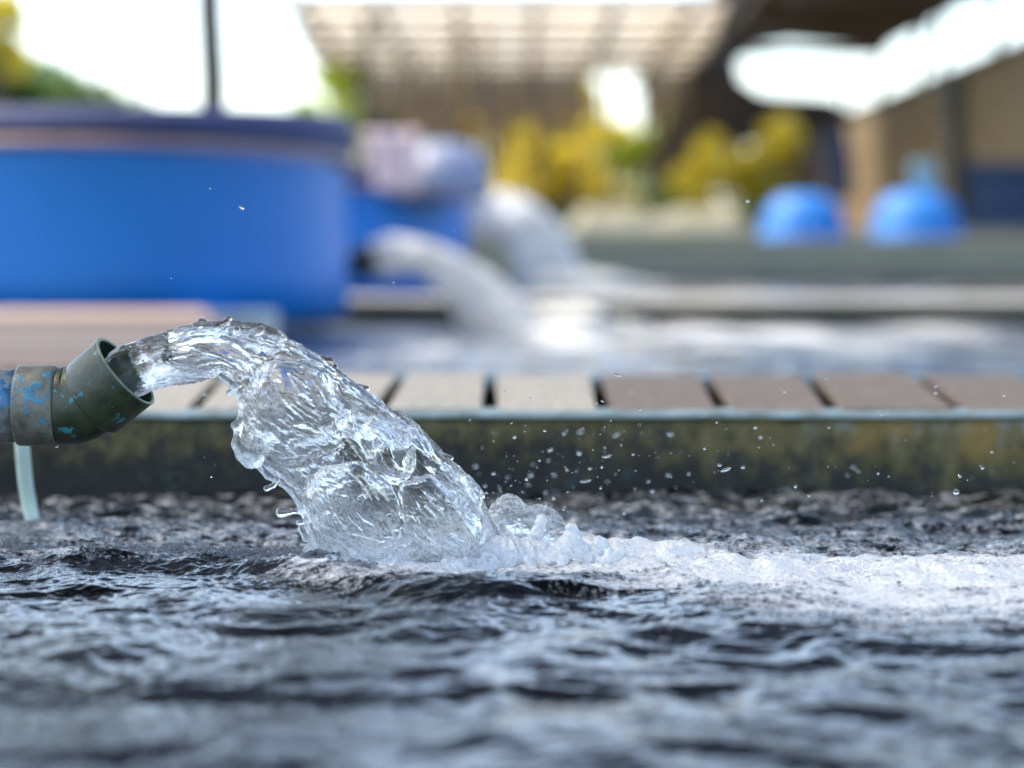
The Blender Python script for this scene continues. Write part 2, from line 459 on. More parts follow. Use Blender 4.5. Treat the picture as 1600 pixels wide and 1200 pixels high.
def polyline_dist(X, Y, pts):
    best = np.full(X.shape, 9e9, np.float32); side = np.zeros(X.shape, np.float32); along = np.zeros(X.shape, np.float32)
    acc = 0
    for (x0, y0), (x1, y1) in zip(pts[:-1], pts[1:]):
        dx, dy = x1 - x0, y1 - y0; L = math.hypot(dx, dy)
        t = np.clip(((X - x0) * dx + (Y - y0) * dy) / (L * L), 0, 1)
        dd = np.hypot(X - x0 - t * dx, Y - y0 - t * dy)
        s = np.sign((X - x0) * dy - (Y - y0) * dx)
        k = dd < best
        best = np.where(k, dd, best); side = np.where(k, s, side); along = np.where(k, acc + t * L, along)
        acc += L
    return best, side, along


def W(px, py):
    """pixel on the water plane -> (x, y)"""
    D = H * F / (py - HZ); return ((px - 800) / F * D, D)


def pond_height(X, Y):
    near = np.exp(-((X - LAND[0]) ** 2 + (Y - LAND[1]) ** 2) / .22)
    behind = sstep(2.75, 3.15, Y + .06 * noise(X * 4, Y * 4, 0, 3))
    wx = X + .035 * noise(X * 7, Y * 7, .3, 5); wy = Y + .035 * noise(X * 7, Y * 7, .7, 6)
    front = 1 - behind
    h = .012 * noise(wx * 5.0, wy * 5.5, 0, 1)
    n2 = noise(wx * 9, wy * 10.5, .2, 2)
    quiet = 1 - .45 * sstep(.1, -.7, X) * front
    h += quiet * (.0058 * front + .0065 * behind) * (ridge(n2) - .55)
    n3 = noise(wx * 21, wy * 22, .1, 4)
    h += (0.0023 * front * np.clip(.55 + noise(X * 4, Y * 4, .1, 30), .1, 1) + .0042 * behind) * ridge(n3)
    n4 = noise(wx * 55, wy * 60, .5, 7)
    h += (.0009 * front + .0015 * behind + .001 * near) * ridge(n4)
    n5 = noise(X * 120, Y * 125, .5, 8)
    h += (.0001 + .0004 * behind) * n5
    # bow wave in front of the landing
    bw = [W(-200, 876), W(100, 882), W(300, 890), W(480, 905), W(600, 925), W(690, 938), W(800, 935)]
    dd, sd, al = polyline_dist(X, Y, bw)
    dd2 = dd * sd
    h += .019 * np.exp(-np.where(dd2 > 0, dd2 / .035, dd2 / .10) ** 2) * (.75 + .5 * noise(X * 9, Y * 9, .4, 9)) * sstep(-1.1, -.35, X)
    # turbulent ridge running right from the landing
    fl = [W(600, 890), W(780, 872), W(950, 880), W(1200, 892), W(1450, 905), W(1800, 915)]
    fd, fs, fa = polyline_dist(X, Y, fl)
    fall = np.exp(-(fd / .12) ** 2)
    h += fall * (.010 * ridge(noise(X * 16, Y * 16, .2, 12)) + .006 * noise(X * 38, Y * 38, .2, 13) + .008) * np.clip(1.3 - fa * .9, .3, 1)
    # lumps behind, right of the jet
    h += .022 * behind * np.clip(noise(X * 6.5, Y * 8, .6, 15), 0, 1) * sstep(-.1, .2, X) * sstep(4.0, 3.6, Y)
    # foam mask
    width = .13 + .16 * np.clip(fa, 0, 1.2)
    foam = 1.10 * np.exp(-(fd / np.where(fs > 0, width * 1.5, width)) ** 2) - .05 * fa
    foam = np.maximum(foam, .75 * np.exp(-(((X - W(730, 0 + 920)[0]) / .17) ** 2 + ((Y - W(0, 915)[1]) / .07) ** 2)))
    foam = foam + .45 * noise(X * 8, Y * 16, .3, 20) + .25 * noise(X * 26, Y * 44, .3, 21) - .1
    spill = .66 * sstep(0, .8, X) * np.exp(-((Y - 2.72) / .26) ** 2) + .4 * noise(X * 5, Y * 17, .8, 22) - .28
    foam = np.maximum(foam, spill * .9)
    crest = .55 * np.exp(-((dd2 + .03) / .03) ** 2) * sstep(.3, -.3, X) + .5 * noise(X * 20, Y * 30, .1, 25) - .22
    foam = np.maximum(foam, crest)
    h += np.clip(foam, 0, 1) * (.0016 * ridge(noise(X * 85, Y * 85, .4, 26)) + .0011 * noise(X * 190, Y * 190, .6, 27))
    back = .34 * behind * (ridge(noise(X * 13, Y * 15, .9, 23)) + .15) + .34 * noise(X * 40, Y * 50, 0, 24) + .06
    foam = np.maximum(foam, back * behind)
    rough = .08 + .34 * behind + .6 * np.clip(foam - .2, 0, 1)
    return h, np.clip(foam, 0, 1), np.clip(rough, 0, 1)


def grid_mesh(name, xs, ys, fn, z=0):
    X, Y = np.meshgrid(xs.astype(np.float32), ys.astype(np.float32))
    h, foam, rough = fn(X, Y)
    nx, ny = len(xs), len(ys)
    v = np.stack([X.ravel(), Y.ravel(), (h + z).ravel()], 1)
    i = np.arange(nx * ny).reshape(ny, nx)
    q = np.stack([i[:-1, :-1].ravel(), i[:-1, 1:].ravel(), i[1:, 1:].ravel(), i[1:, :-1].ravel()], 1)
    me = raw_mesh(name, v, q); attr(me, 'foam', foam.ravel()); attr(me, 'rough', rough.ravel())
    return me


def spaced(a, b, fine0, fine1, fine, coarse):
    l = np.arange(a, fine0, coarse); m = np.arange(fine0, fine1, fine); r = np.arange(fine1, b + coarse, coarse)
    return np.concatenate([l, m, r])


xs = spaced(-1.9, 2.6, -.95, 1.0, .0030, .03)
ys = np.concatenate([np.arange(1.0, 1.7, .03), np.arange(1.7, 2.5, .0042), np.arange(2.5, 3.35, .0028), np.arange(3.35, 3.96, .0045)])
pw = link('pond_water', grid_mesh('pond_water', xs, ys, pond_height), None, M_pond, True)
tag(pw, kind='structure')

# ------------------------------------------------------------------ the pouring jets (implicit surface -> mesh)
def catmull(pts, n):
    pts = np.array(pts, float); k = len(pts)
    t = np.linspace(0, k - 1.0001, n); i = t.astype(int); f = (t - i)[:, None]
    p0 = pts[np.clip(i - 1, 0, k - 1)]; p1 = pts[i]; p2 = pts[np.clip(i + 1, 0, k - 1)]; p3 = pts[np.clip(i + 2, 0, k - 1)]
    return .5 * ((2 * p1) + (-p0 + p2) * f + (2 * p0 - 5 * p1 + 4 * p2 - p3) * f ** 2 + (-p0 + 3 * p1 - 3 * p2 + p3) * f ** 3)


def to_mesh(name, arr, org, vox, flip=None):
    g = vdb.FloatGrid(.05); g.copyFromArray(np.ascontiguousarray(arr, dtype=np.float32))
    pts, tris, quads = g.convertToPolygons(isovalue=0.0, adaptivity=0.0)
    pts = np.asarray(pts, np.float32) * vox + np.array(org, np.float32)
    fs = [np.asarray(f, np.int64) for f in (tris, quads) if len(f)]
    # orient outward
    vol = 0
    for f in fs:
        a, b, c = pts[f[:, 0]], pts[f[:, 1]], pts[f[:, 2]]
        vol += np.einsum('ij,ij->i', a - pts.mean(0), np.cross(b - pts.mean(0), c - pts.mean(0))).sum()
    if vol < 0: fs = [f[:, ::-1] for f in fs]
    return pts, fs


def smin(a, b, k):
    h = np.clip(.5 + .5 * (b - a) / k, 0, 1)
    return b * (1 - h) + a * h - k * h * (1 - h)


def capsule(X, Y, Z, a, b, r0, r1):
    d = np.array(b) - np.array(a); L2 = float((d * d).sum()) + 1e-12
    t = np.clip(((X - a[0]) * d[0] + (Y - a[1]) * d[1] + (Z - a[2]) * d[2]) / L2, 0, 1)
    return np.sqrt((X - a[0] - t * d[0]) ** 2 + (Y - a[1] - t * d[1]) ** 2 + (Z - a[2] - t * d[2]) ** 2) - (r0 + (r1 - r0) * t)


def sample(field, idx): return field.ravel()[idx]


def jet(name, pairs, D, vox, depth_k, amp, hollow, lobes, ropes, scale, mat, parent, froth_fn):
    """pairs: matching (upper, lower) outline pixels along the flow"""
    up = catmull([p[0] for p in pairs], 1600); lo = catmull([p[1] for p in pairs], 1600)
    allp = np.vstack([up, lo]); m = 26
    x0, x1 = allp[:, 0].min() - m, allp[:, 0].max() + m; r0, r1 = allp[:, 1].min() - m, allp[:, 1].max() + m
    wx0, _, wz1 = P(x0, r0, D); wx1, _, wz0 = P(x1, r1, D)
    nx = int((wx1 - wx0) / vox); nz = int((wz1 - wz0) / vox)
    cen = (up + lo) / 2; hw = np.linalg.norm(up - lo, axis=1) / 2 / F * D
    ulen = np.concatenate([[0], np.cumsum(np.linalg.norm(np.diff(cen, axis=0), axis=1))]) / F * D
    ymax = max([hw.max() * depth_k] + [abs(b[3]) * scale + b[2] / F * D for b in lobes]) + .022 * scale + .012; ny = int(2 * ymax / vox)
    # rasterise (u, v) on the picture-plane grid
    vv = np.linspace(-1.8, 1.8, 900); vv = vv[np.argsort(-np.abs(vv))]
    U2 = np.full((nx, nz), np.nan, np.float32); V2 = np.full((nx, nz), 9, np.float32); HW2 = np.full((nx, nz), .01, np.float32)
    for v in vv:
        q = cen + (up - lo) / 2 * v
        wx = (q[:, 0] - 800) / F * D; wz = H - (q[:, 1] - HZ) / F * D
        ix = ((wx - wx0) / vox).astype(int); iz = ((wz - wz0) / vox).astype(int)
        ok = (ix >= 0) & (ix < nx) & (iz >= 0) & (iz < nz)
        U2[ix[ok], iz[ok]] = ulen[ok]; V2[ix[ok], iz[ok]] = v; HW2[ix[ok], iz[ok]] = hw[ok]
    bad = np.isnan(U2); U2[bad] = 0
    far = bad | (np.abs(V2) > 1.30)
    far = far | np.roll(far, 1, 0) | np.roll(far, -1, 0) | np.roll(far, 1, 1) | np.roll(far, -1, 1)
    # smooth the raster so that its steps do not show
    for _ in range(3):
        for A in (U2, V2, HW2):
            A[1:-1, 1:-1] = np.where(bad[1:-1, 1:-1], A[1:-1, 1:-1], (A[1:-1, 1:-1] * 2 + A[:-2, 1:-1] + A[2:, 1:-1] + A[1:-1, :-2] + A[1:-1, 2:]) / 6)
    xs_ = (wx0 + (np.arange(nx) + .5) * vox).astype(np.float32); zs_ = (wz0 + (np.arange(nz) + .5) * vox).astype(np.float32)
    ys_ = (-ymax + np.arange(ny) * vox).astype(np.float32)
    kk = (depth_k + (1.0 - depth_k) * sstep(.16 * scale, .02 * scale, U2))[:, None, :]
    V3 = V2[:, None, :]; HW3 = HW2[:, None, :]
    phi = HW3 * (np.sqrt(V3 ** 2 + (ys_[None, :, None] / (kk * HW3)) ** 2) - 1)
    phi = phi.astype(np.float32)
    if lobes:
        gx, gy, gz = xs_[::4, None, None], ys_[None, ::4, None], zs_[None, None, ::4]
        def warp(seed):
            a = .020 * noise(gx * 11, gy * 11, gz * 11, seed) + .010 * noise(gx * 27, gy * 27, gz * 27, seed + 1)
            a = np.repeat(np.repeat(np.repeat(a.astype(np.float32), 4, 0), 4, 1), 4, 2)[:nx, :ny, :nz]
            for ax_ in (0, 1, 2):
                for _ in range(2): a = (np.roll(a, 1, ax_) + 2 * a + np.roll(a, -1, ax_)) / 4
            return a
        W1, W2 = warp(41), warp(45)
    for (px, py, rp, dy, el, an) in lobes:
        c = P(px, py, D); r = rp / F * D
        dx_ = xs_[:, None, None] - c[0] + W1; dz_ = zs_[None, None, :] - c[2] + W2
        e1 = dx_ * math.cos(an) - dz_ * math.sin(an); e2 = dx_ * math.sin(an) + dz_ * math.cos(an)
        dd = np.sqrt((e1 / el) ** 2 + (ys_[None, :, None] - dy * scale) ** 2 * 1.5 + e2 ** 2) - r
        phi = smin(phi, dd, .006 * scale).astype(np.float32)
    phi0 = phi.copy()
    band = np.abs(phi) < .045 * scale
    idx = np.nonzero(band.ravel())[0]
    ixx, iyy, izz = np.unravel_index(idx, phi.shape)
    u = U2[ixx, izz]; vq = V2[ixx, izz] * HW2[ixx, izz]; yy = ys_[iyy]
    s = 1 / scale
    grow = sstep(.0, .12 * scale, u)
    wv = .008 * scale * noise(u * 18 * s, vq * 30 * s, yy * 30 * s, 40)
    dn = amp[0] * noise(u * 15 * s, vq * 32 * s, yy * 32 * s, 31) * grow
    calm = sstep(-.35, .35, noise(u * 13 * s, vq * 15 * s, yy * 15 * s, 39) + .35 * sstep(.3, -.8, V2[ixx, izz]))
    calm = .25 + .95 * calm
    dn += calm * amp[1] * ridge(noise((u + wv) * 34 * s, (vq + wv) * 95 * s, yy * 95 * s, 32)) * (.4 + .6 * grow)
    dn += calm * amp[2] * ridge(noise((u + wv) * 85 * s, (vq - wv) * 190 * s, yy * 190 * s, 33)) * (.5 + .5 * grow)
    dn = dn * sstep(1.5, 1.25, np.abs(V2[ixx, izz]) * (phi.ravel()[idx] > 0))
    ph = phi.ravel()[idx] - dn.astype(np.float32)
    if hollow:                                     # torn, thinned lower edge
        ph = ph + (.012 * sstep(.55, 1.0, V2[ixx, izz]) * np.clip(noise(u * 30, vq * 30, yy * 55, 37) * 1.6, 0, 1) * sstep(.12, .2, u)).astype(np.float32)
        th = (.0050 + .0035 * noise(u * 20, vq * 26, yy * 26, 35)) * scale
        cav = phi.ravel()[idx] + th - .0012 * noise(u * 40, vq * 60, yy * 60, 36)
        keep = sstep(.06 * scale, .13 * scale, u)
        cav = cav + (1 - keep) * .05
        ph = np.maximum(ph, -cav)
    phi[:] = np.where(band, phi, np.where(phi > 0, .05 * scale, -.05 * scale))
    if hollow:                                     # everything deeper than the band is the hollow too
        deep = (~band) & (phi < 0)
        u3 = np.broadcast_to(U2[:, None, :], phi.shape)
        phi[deep & (u3 > .10 * scale)] = .02
    phi.ravel()[idx] = ph
    fb = np.broadcast_to(far[:, None, :], phi.shape)
    phi[fb] = np.maximum(phi[fb], .004)
    phi[np.broadcast_to(bad[:, None, :], phi.shape)] = .05
    for (pts, rads, dy) in ropes:
        for (a, b, ra, rb) in zip(pts[:-1], pts[1:], rads[:-1], rads[1:]):
            A = P(*a, D); B = P(*b, D); A = (A[0], dy, A[2]); B = (B[0], dy, B[2]); R0 = ra / F * D; R1 = rb / F * D
            mg = max(R0, R1) + .012
            sx = slice(max(0, int((min(A[0], B[0]) - mg - wx0) / vox)), max(0, int((max(A[0], B[0]) + mg - wx0) / vox)) + 1)
            sz = slice(max(0, int((min(A[2], B[2]) - mg - wz0) / vox)), max(0, int((max(A[2], B[2]) + mg - wz0) / vox)) + 1)
            sy = slice(max(0, int((dy - mg + ymax) / vox)), int((dy + mg + ymax) / vox) + 1)
            sub = phi[sx, sy, sz]
            if sub.size == 0: continue
            cc = capsule(xs_[sx][:, None, None], ys_[sy][None, :, None], zs_[sz][None, None, :], A, B, R0, R1)
            phi[sx, sy, sz] = smin(sub, cc.astype(np.float32), .004)
    phi[0], phi[-1] = .05, .05; phi[:, 0], phi[:, -1] = .05, .05; phi[:, :, 0], phi[:, :, -1] = .05, .05
    pts, fs = to_mesh(name, phi, (wx0 + .5 * vox, 0, wz0 + .5 * vox), vox)
    pts[:, 1] -= ymax
    # per-vertex flow coordinates
    ix = np.clip(((pts[:, 0] - wx0) / vox - .5), 0, nx - 1.001); iz = np.clip(((pts[:, 2] - wz0) / vox - .5), 0, nz - 1.001)
    i0 = ix.astype(int); k0 = iz.astype(int); fx = ix - i0; fz = iz - k0
    i1 = np.minimum(i0 + 1, nx - 1); k1 = np.minimum(k0 + 1, nz - 1)
    VQ = V2 * HW2

    def bil(A): return A[i0, k0] * (1 - fx) * (1 - fz) + A[i1, k0] * fx * (1 - fz) + A[i0, k1] * (1 - fx) * fz + A[i1, k1] * fx * fz
    uu, qq = bil(U2), bil(VQ); v1 = bil(V2)
    flow = np.stack([uu, qq, pts[:, 1]], 1)
    iy = np.clip(((pts[:, 1] + ymax) / vox).astype(int), 0, ny - 1)
    inner = phi0[i0, iy, k0] < -.0025 * scale
    cr = .25 + .95 * sstep(-.35, .35, noise(uu * 13 * s, qq * 15 * s, pts[:, 1] * 15 * s, 39) + .35 * sstep(.3, -.8, v1))
    cr = np.where(inner, .08, cr)
    fr = froth_fn(uu, v1, pts)
    yl = pts[:, 1].copy()
    pts[:, 1] += D
    off = np.array(parent.location) if parent else 0
    me = raw_mesh(name, pts - off, fs)
    attr3(me, 'flow', flow); attr(me, 'froth', np.clip(np.where(inner, 0, fr), 0, 1)); attr(me, 'crinkle', cr)
    return link(name, me, parent, mat, True)


pairs1 = [((140, 600), (180, 640)), ((175, 552), (227, 610)), ((207, 538), (256, 600)), ((252, 521), (307, 588)), ((308, 508), (345, 581)), ((368, 511), (368, 594)),
          ((432, 522), (378, 632)), ((488, 549), (378, 682)), ((545, 590), (397, 716)), ((605, 632), (440, 742)), ((660, 682), (476, 785)),
          ((708, 730), (492, 830)), ((750, 780), (520, 870)), ((782, 835), (565, 905)), ((800, 885), (620, 940))]
root = empty('water_jet', (P(690, 885, D0)[0], D0, 0))
tag(root, 'clear sparkling water jet arching from the mossy elbow pipe into the dark pond', 'water jet')
ropes1 = [([(352, 585), (372, 600), (384, 618), (386, 640), (378, 665), (376, 690)], [5, 6, 7, 6, 6, 7], -.045),
          ([(376, 690), (386, 706), (398, 712), (410, 712)], [8, 11, 15, 9], -.045),
          ([(406, 716), (425, 738), (445, 748), (462, 762), (480, 790), (488, 815), (500, 845), (522, 880)], [6, 5, 5, 5, 6, 6, 6, 8], -.05),
          ([(446, 794), (470, 792), (486, 798)], [9, 3, 4], -.05), ([(476, 818), (482, 834), (496, 842)], [6, 4, 4], -.05),
          ([(308, 514), (316, 505)], [8, 9], 0.0), ([(418, 524), (432, 526), (450, 540)], [7, 10, 8], .01),
          ([(262, 522), (268, 520)], [7, 5], .01), ([(340, 514), (352, 506), (356, 498)], [7, 6, 5], .015), ([(398, 520), (410, 514)], [8, 6], -.015),
          ([(500, 562), (512, 566), (520, 575)], [6, 7, 6], .02), ([(560, 606), (572, 608)], [6, 5], .01), ([(640, 670), (652, 668)], [6, 5], 0), ([(690, 715), (704, 718)], [6, 4], .02),
          ([(378, 600), (368, 606), (362, 612)], [5, 3.5, 5.5], -.03), ([(384, 655), (374, 660)], [5, 6.5], -.05), ([(440, 742), (434, 752), (424, 756)], [5, 3, 5], -.06),
          ([(500, 842), (484, 850), (470, 866)], [5, 3, 4.5], -.05), ([(488, 806), (474, 808)], [4, 5], -.06), ([(364, 516), (372, 513)], [8, 5], -.01)]


def froth1(u, v, p):
    f = .62 * np.exp(-((u - .10) / .05) ** 2) * sstep(.1, -.9, v)
    f += .07 + .10 * sstep(0, .9, v)
    px = p[:, 0] / D0 * F + 800; py = HZ + (H - p[:, 2]) / D0 * F
    f += .62 * sstep(775, 872, py)
    return f


jet('jet_body', pairs1, D0, .0015, .62, (.0065, .0040, .0019), True,
    [(468, 640, 66, -.040, 1.25, .9), (565, 790, 70, -.050, 1.25, .95), (690, 800, 50, -.055, 1.35, 1.0), (610, 690, 40, -.062, 1.6, .8)], ropes1, 1.0, M_jet, root, froth1)


def splash(name, D, vox, caps, x0p, x1p, r0p, r1p, yd, mat, parent, amp, froth_fn):
    wx0, _, wz1 = P(x0p, r0p, D); wx1, _, wz0 = P(x1p, r1p, D)
    nx, ny, nz = int((wx1 - wx0) / vox), int(2 * yd / vox), int((wz1 - wz0) / vox)
    X = (wx0 + (np.arange(nx) + .5) * vox).astype(np.float32)[:, None, None]
    Y = (-yd + (np.arange(ny) + .5) * vox).astype(np.float32)[None, :, None]
    Z = (wz0 + (np.arange(nz) + .5) * vox).astype(np.float32)[None, None, :]
    phi = np.full((nx, ny, nz), .08, np.float32)
    for (ax, ay, bx, by, ra, rb, dy, k) in caps:
        A = P(ax, ay, D); B = P(bx, by, D)
        phi = smin(phi, capsule(X, Y, Z, (A[0], dy, A[2]), (B[0], dy, B[2]), ra / F * D, rb / F * D), k).astype(np.float32)
    band = np.abs(phi) < .02
    idx = np.nonzero(band.ravel())[0]; a, b, c = np.unravel_index(idx, phi.shape)
    x, y, z = X.ravel()[a], Y.ravel()[b], Z.ravel()[c]
    dn = amp[0] * noise(x * 28, y * 28, z * 28, 51) + amp[1] * ridge(noise(x * 75, y * 75, z * 75, 52)) + amp[2] * ridge(noise(x * 170, y * 170, z * 170, 53))
    phi.ravel()[idx] -= dn.astype(np.float32)
    phi[0], phi[-1] = .05, .05; phi[:, 0], phi[:, -1] = .05, .05; phi[:, :, 0], phi[:, :, -1] = .05, .05
    pts, fs = to_mesh(name, phi, (wx0 + .5 * vox, -yd + .5 * vox, wz0 + .5 * vox), vox)
    fr = froth_fn(pts)
    flow = pts.copy(); pts[:, 1] += D
    me = raw_mesh(name, pts - np.array(parent.location), fs)
    attr3(me, 'flow', flow); attr(me, 'froth', np.clip(fr, 0, 1)); attr(me, 'crinkle', np.ones(len(pts)))
    return link(name, me, parent, mat, True)


caps = [(600, 905, 690, 890, 26, 34, -.03, .012), (690, 890, 790, 880, 34, 40, -.035, .014), (790, 880, 880, 872, 36, 30, -.03, .014),
        (880, 872, 990, 880, 28, 16, -.03, .012), (893, 870, 893, 824, 26, 5, -.03, .010), (932, 872, 934, 846, 22, 7, -.02, .008),
        (860, 868, 850, 852, 18, 6, -.05, .008), (700, 880, 716, 838, 22, 5, -.07, .010), (660, 890, 650, 848, 18, 4, -.075, .008), (760, 885, 768, 850, 20, 6, -.075, .008),
        (620, 905, 612, 872, 14, 4, -.06, .008), (770, 850, 796, 806, 30, 18, .075, .014), (796, 822, 846, 826, 26, 20, .085, .012), (846, 830, 880, 850, 22, 14, .085, .012), (880, 852, 940, 868, 16, 10, .07, .012),
        (560, 915, 640, 925, 12, 20, -.07, .01), (640, 925, 800, 915, 18, 20, -.095, .012), (800, 915, 930, 905, 18, 12, -.10, .012),
        (826, 850, 846, 812, 10, 3, -.02, .006)]


for _ in range(46):                                  # thrown strings and knobs round the impact
    a_ = random.uniform(560, 960); b_ = random.uniform(862, 905); an_ = random.gauss(0, .7); L_ = random.uniform(10, 42) * (1 if a_ > 620 else .6)
    caps.append((a_, b_, a_ + L_ * math.sin(an_), b_ - L_ * math.cos(an_), random.uniform(5, 10), random.uniform(2, 4), random.uniform(-.12, .03), .006))


def froth2(p):
    px = p[:, 0] / D0 * F + 800; py = HZ + (H - p[:, 2]) / D0 * F
    return .46 + .50 * sstep(.06, .0, p[:, 1]) * sstep(640, 860, px) + .25 * sstep(700, 600, px) * sstep(870, 920, py)


splash('splash_crown', D0, .0017, caps, 520, 1030, 770, 960, .17, M_splash, root, (.0060, .0030, .0022), froth2)

# ------------------------------------------------------------------ pouring pipe with elbow
pr = empty('elbow_pipe', P(0, 633, D0))
tag(pr, 'weathered grey pipe with flaking blue paint and mossy upturned elbow in the foreground', 'pipe')
px1 = D0 / F


def Q(px, py, dy=0.0):
    a = P(px, py, D0); return (a[0], a[1] + dy, a[2])


sweep('sleeve', [Q(-900, 634), Q(-400, 634), Q(0, 634), Q(34, 634)], [57 * px1] * 4, M_pipe, pr, 64)
sweep('coupling', [Q(27, 633.5), Q(29, 633.5), Q(33, 633.5), Q(60, 633.5), Q(86, 633.5), Q(90, 633.5), Q(92, 633.5)], [r * px1 for r in (57, 61.5, 63, 63.5, 63, 61.5, 57)], M_coup, pr, 64)
sweep('elbow_body', [Q(88, 634), Q(95, 634), Q(104, 634), Q(116, 633, -.001), Q(128, 629, -.002), Q(139, 622, -.004), Q(150, 613, -.006)], [r * px1 for r in (59, 60.5, 61, 61, 61, 60.5, 59)], M_elbow, pr, 64)
ax = Vector(Q(199, 579, -.010)) - Vector(Q(140, 627, -.003))
m0 = Vector(Q(140, 627, -.003))
pts_ = [m0 + ax * t for t in (-.05, .0, .05, .3, .6, .9, .985, 1.0)]
sweep('mouth_socket', pts_, [r * px1 for r in (58, 62, 64, 65, 65.5, 65.5, 65.5, 64.8)], M_elbow, pr, 72, caps=False)
sweep('inside', [m0 + ax * t for t in (.0, .3, .7, .985)], [r * px1 for r in (58, 59, 60, 60.5)], M_inner, pr, 72, caps=False)
sweep('lip', [m0 + ax * t for t in (.972, .985, 1.0, 1.010, 1.0, .975)], [r * px1 for r in (65.7, 66.2, 65.8, 63.5, 61.2, 60.4)], M_rimlip, pr, 72, caps=False, direction=ax)
# hose behind the pipe
hp = [P(33, 655, 3.5), P(35, 700, 3.5), P(39, 745, 3.51), P(44, 780, 3.52), P(51, 812, 3.52), P(60, 850, 3.52)]
hp = [tuple(v) for v in catmull(hp, 26)]
t = empty('thin_hose', hp[14]); tag(t, 'thin pale mint green hose hanging down behind the elbow pipe into the water', 'hose')
sweep('tube', hp, [.0108] * len(hp), M_mint, t, 24)

# ------------------------------------------------------------------ near pond wall, cap, walkway planks
YW = 3.95
t = empty('pond_wall', (0, YW, 0)); tag(t, 'dark algae stained concrete pond wall with pale blue painted edge behind the jet', 'wall')
bm = bmesh.new()
wxs = np.linspace(-2.2, 3.0, 210); wzs = np.linspace(-.5, .1225, 26)
gv = [[bm.verts.new((x, .012 * float(noise(x * 2.2, z * 5, 0, 60)) * .5 + .004 * float(noise(x * 14, z * 16, 0, 61)), z)) for z in wzs] for x in wxs]
for i in range(len(wxs) - 1):
    for j in range(len(wzs) - 1): bm.faces.new((gv[i][j], gv[i + 1][j], gv[i + 1][j + 1], gv[i][j + 1]))
back = [[bm.verts.new((x, .09, z)) for z in (wzs[0], wzs[-1])] for x in (wxs[0], wxs[-1])]
bm.faces.new((back[0][0], back[0][1], back[1][1], back[1][0]))
bm.faces.new([gv[i][-1] for i in range(len(wxs))] + [back[1][1], back[0][1]])
finish(bm, 'wall_face', M_wall, t, True)
bm = bmesh.new(); cx = np.linspace(-2.2, 3.0, 160)
prof = [(-.010, .1245), (-.013, .127), (-.012, .132), (-.009, .1350), (.02, .136), (.082, .136), (.088, .133), (.088, .1245)]
rows = []
for x in cx:
    rows.append([bm.verts.new((x, y + .003 * float(noise(x * 6, y * 3, 0, 62)), z + .0016 * float(noise(x * 9, 2 * y, 1, 63)))) for y, z in prof])
for a, b in zip(rows[:-1], rows[1:]):
    for j in range(len(prof)): bm.faces.new((a[j], b[j], b[(j + 1) % len(prof)], a[(j + 1) % len(prof)]))
finish(bm, 'edge_cap', M_cap, t, True)

walk = empty('plank_walkway', (0, 4.7, 0.13))
tag(walk, 'walkway of pale and brown wooden planks with dark gaps right behind the pond wall', 'walkway')
gaps = [(-560, -420), (-385, -300), (-210, -150), (-35, 20), (140, 190), (300, 350), (440, 485), (592, 630), (765, 766), (945, 930), (1132, 1100), (1306, 1262), (1502, 1430), (1690, 1590), (1880, 1750), (2070, 1915)]
Yf, Yb = 3.975, 5.10
for i, (a, b) in enumerate(zip(gaps[:-1], gaps[1:])):
    g = 13
    q = [((a[0] + g - 800) / F * Yf, Yf), ((b[0] - g - 800) / F * Yf, Yf), ((b[1] - g * .7 - 800) / F * Yb, Yb), ((a[1] + g * .7 - 800) / F * Yb, Yb)]
    dz = random.uniform(-.002, .003)
    m = M_plank_brown if a[0] > 900 else M_plank_pale
    slab('plank', q,   .119 + dz, .138 + dz, m, walk, .0025)
for y in (4.3, 4.95): box('joist', (-2.3, y, .04), (3.0, y + .07, .115), M_dark, walk)
box('back_rail', (-2.3, 5.115, .02), (3.2, 5.18, .131), M_backrail, walk, .006)

# ------------------------------------------------------------------ deck at the left of the second pond
deck = empty('board_deck', (-1.6, 7.7, .1))
tag(deck, 'deck of pinkish brown boards laid crosswise in front of the big blue tank', 'deck')
y = 5.22; k = 0
while y < 10.15:
    f_ = (y - 5.2) / 5.0
    xe = -.52 - .80 * f_ + random.uniform(-.015, .015)
    dz = random.uniform(-.003, .003)
    slab('board', [(-3.6, y), (xe, y), (xe, y + .138), (-3.6, y + .138)], .125 + dz, .15 + dz, M_board if (k * 7) % 5 < 3 else M_board2, deck, .003)
    y += .15; k += 1
slab('deck_beam', [(-3.5, 5.2), (-.56, 5.2), (-1.36, 10.1), (-3.5, 10.1)], -.5, .118, M_dark, deck)
t = box('concrete_block', (-1.38, 10.2, -.4), (-1.02, 10.55, .135), M_block, None, .01)
tag(t, 'pale blue concrete block standing at the deck end beside the blue tank', 'block')

# ------------------------------------------------------------------ second and third pond water
def pond2(X, Y):
    h = .012 * noise(X * 3, Y * 3, 0, 70) + .008 * ridge(noise(X * 9, Y * 9, 0, 71))
    cx_, cy_ = P(860, 500, 12.5)[0], 11.9
    f = .28 * np.exp(-(((X - cx_ - .6) / 1.6) ** 2 + ((Y - cy_) / 1.6) ** 2)) + .20 * sstep(-1.2, -.3, X) * sstep(5.5, 8.5, Y) + .4 * noise(X * 3, Y * 1.2, 0, 72)
    h += .02 * np.exp(-(((X - P(905, 500, 12.3)[0]) / .16) ** 2 + ((Y - 12.2) / .3) ** 2))
    return h, np.clip(f, 0, 1), np.full(X.shape, .8)


def pond3(X, Y):
    h = .02 * noise(X * 3, Y * 3, 0, 75) + .01 * ridge(noise(X * 8, Y * 8, 0, 76))
    f = .25 + .4 * noise(X * 1.5, Y * 1.2, 0, 77)
    return h, np.clip(f, 0, 1), np.full(X.shape, .8)


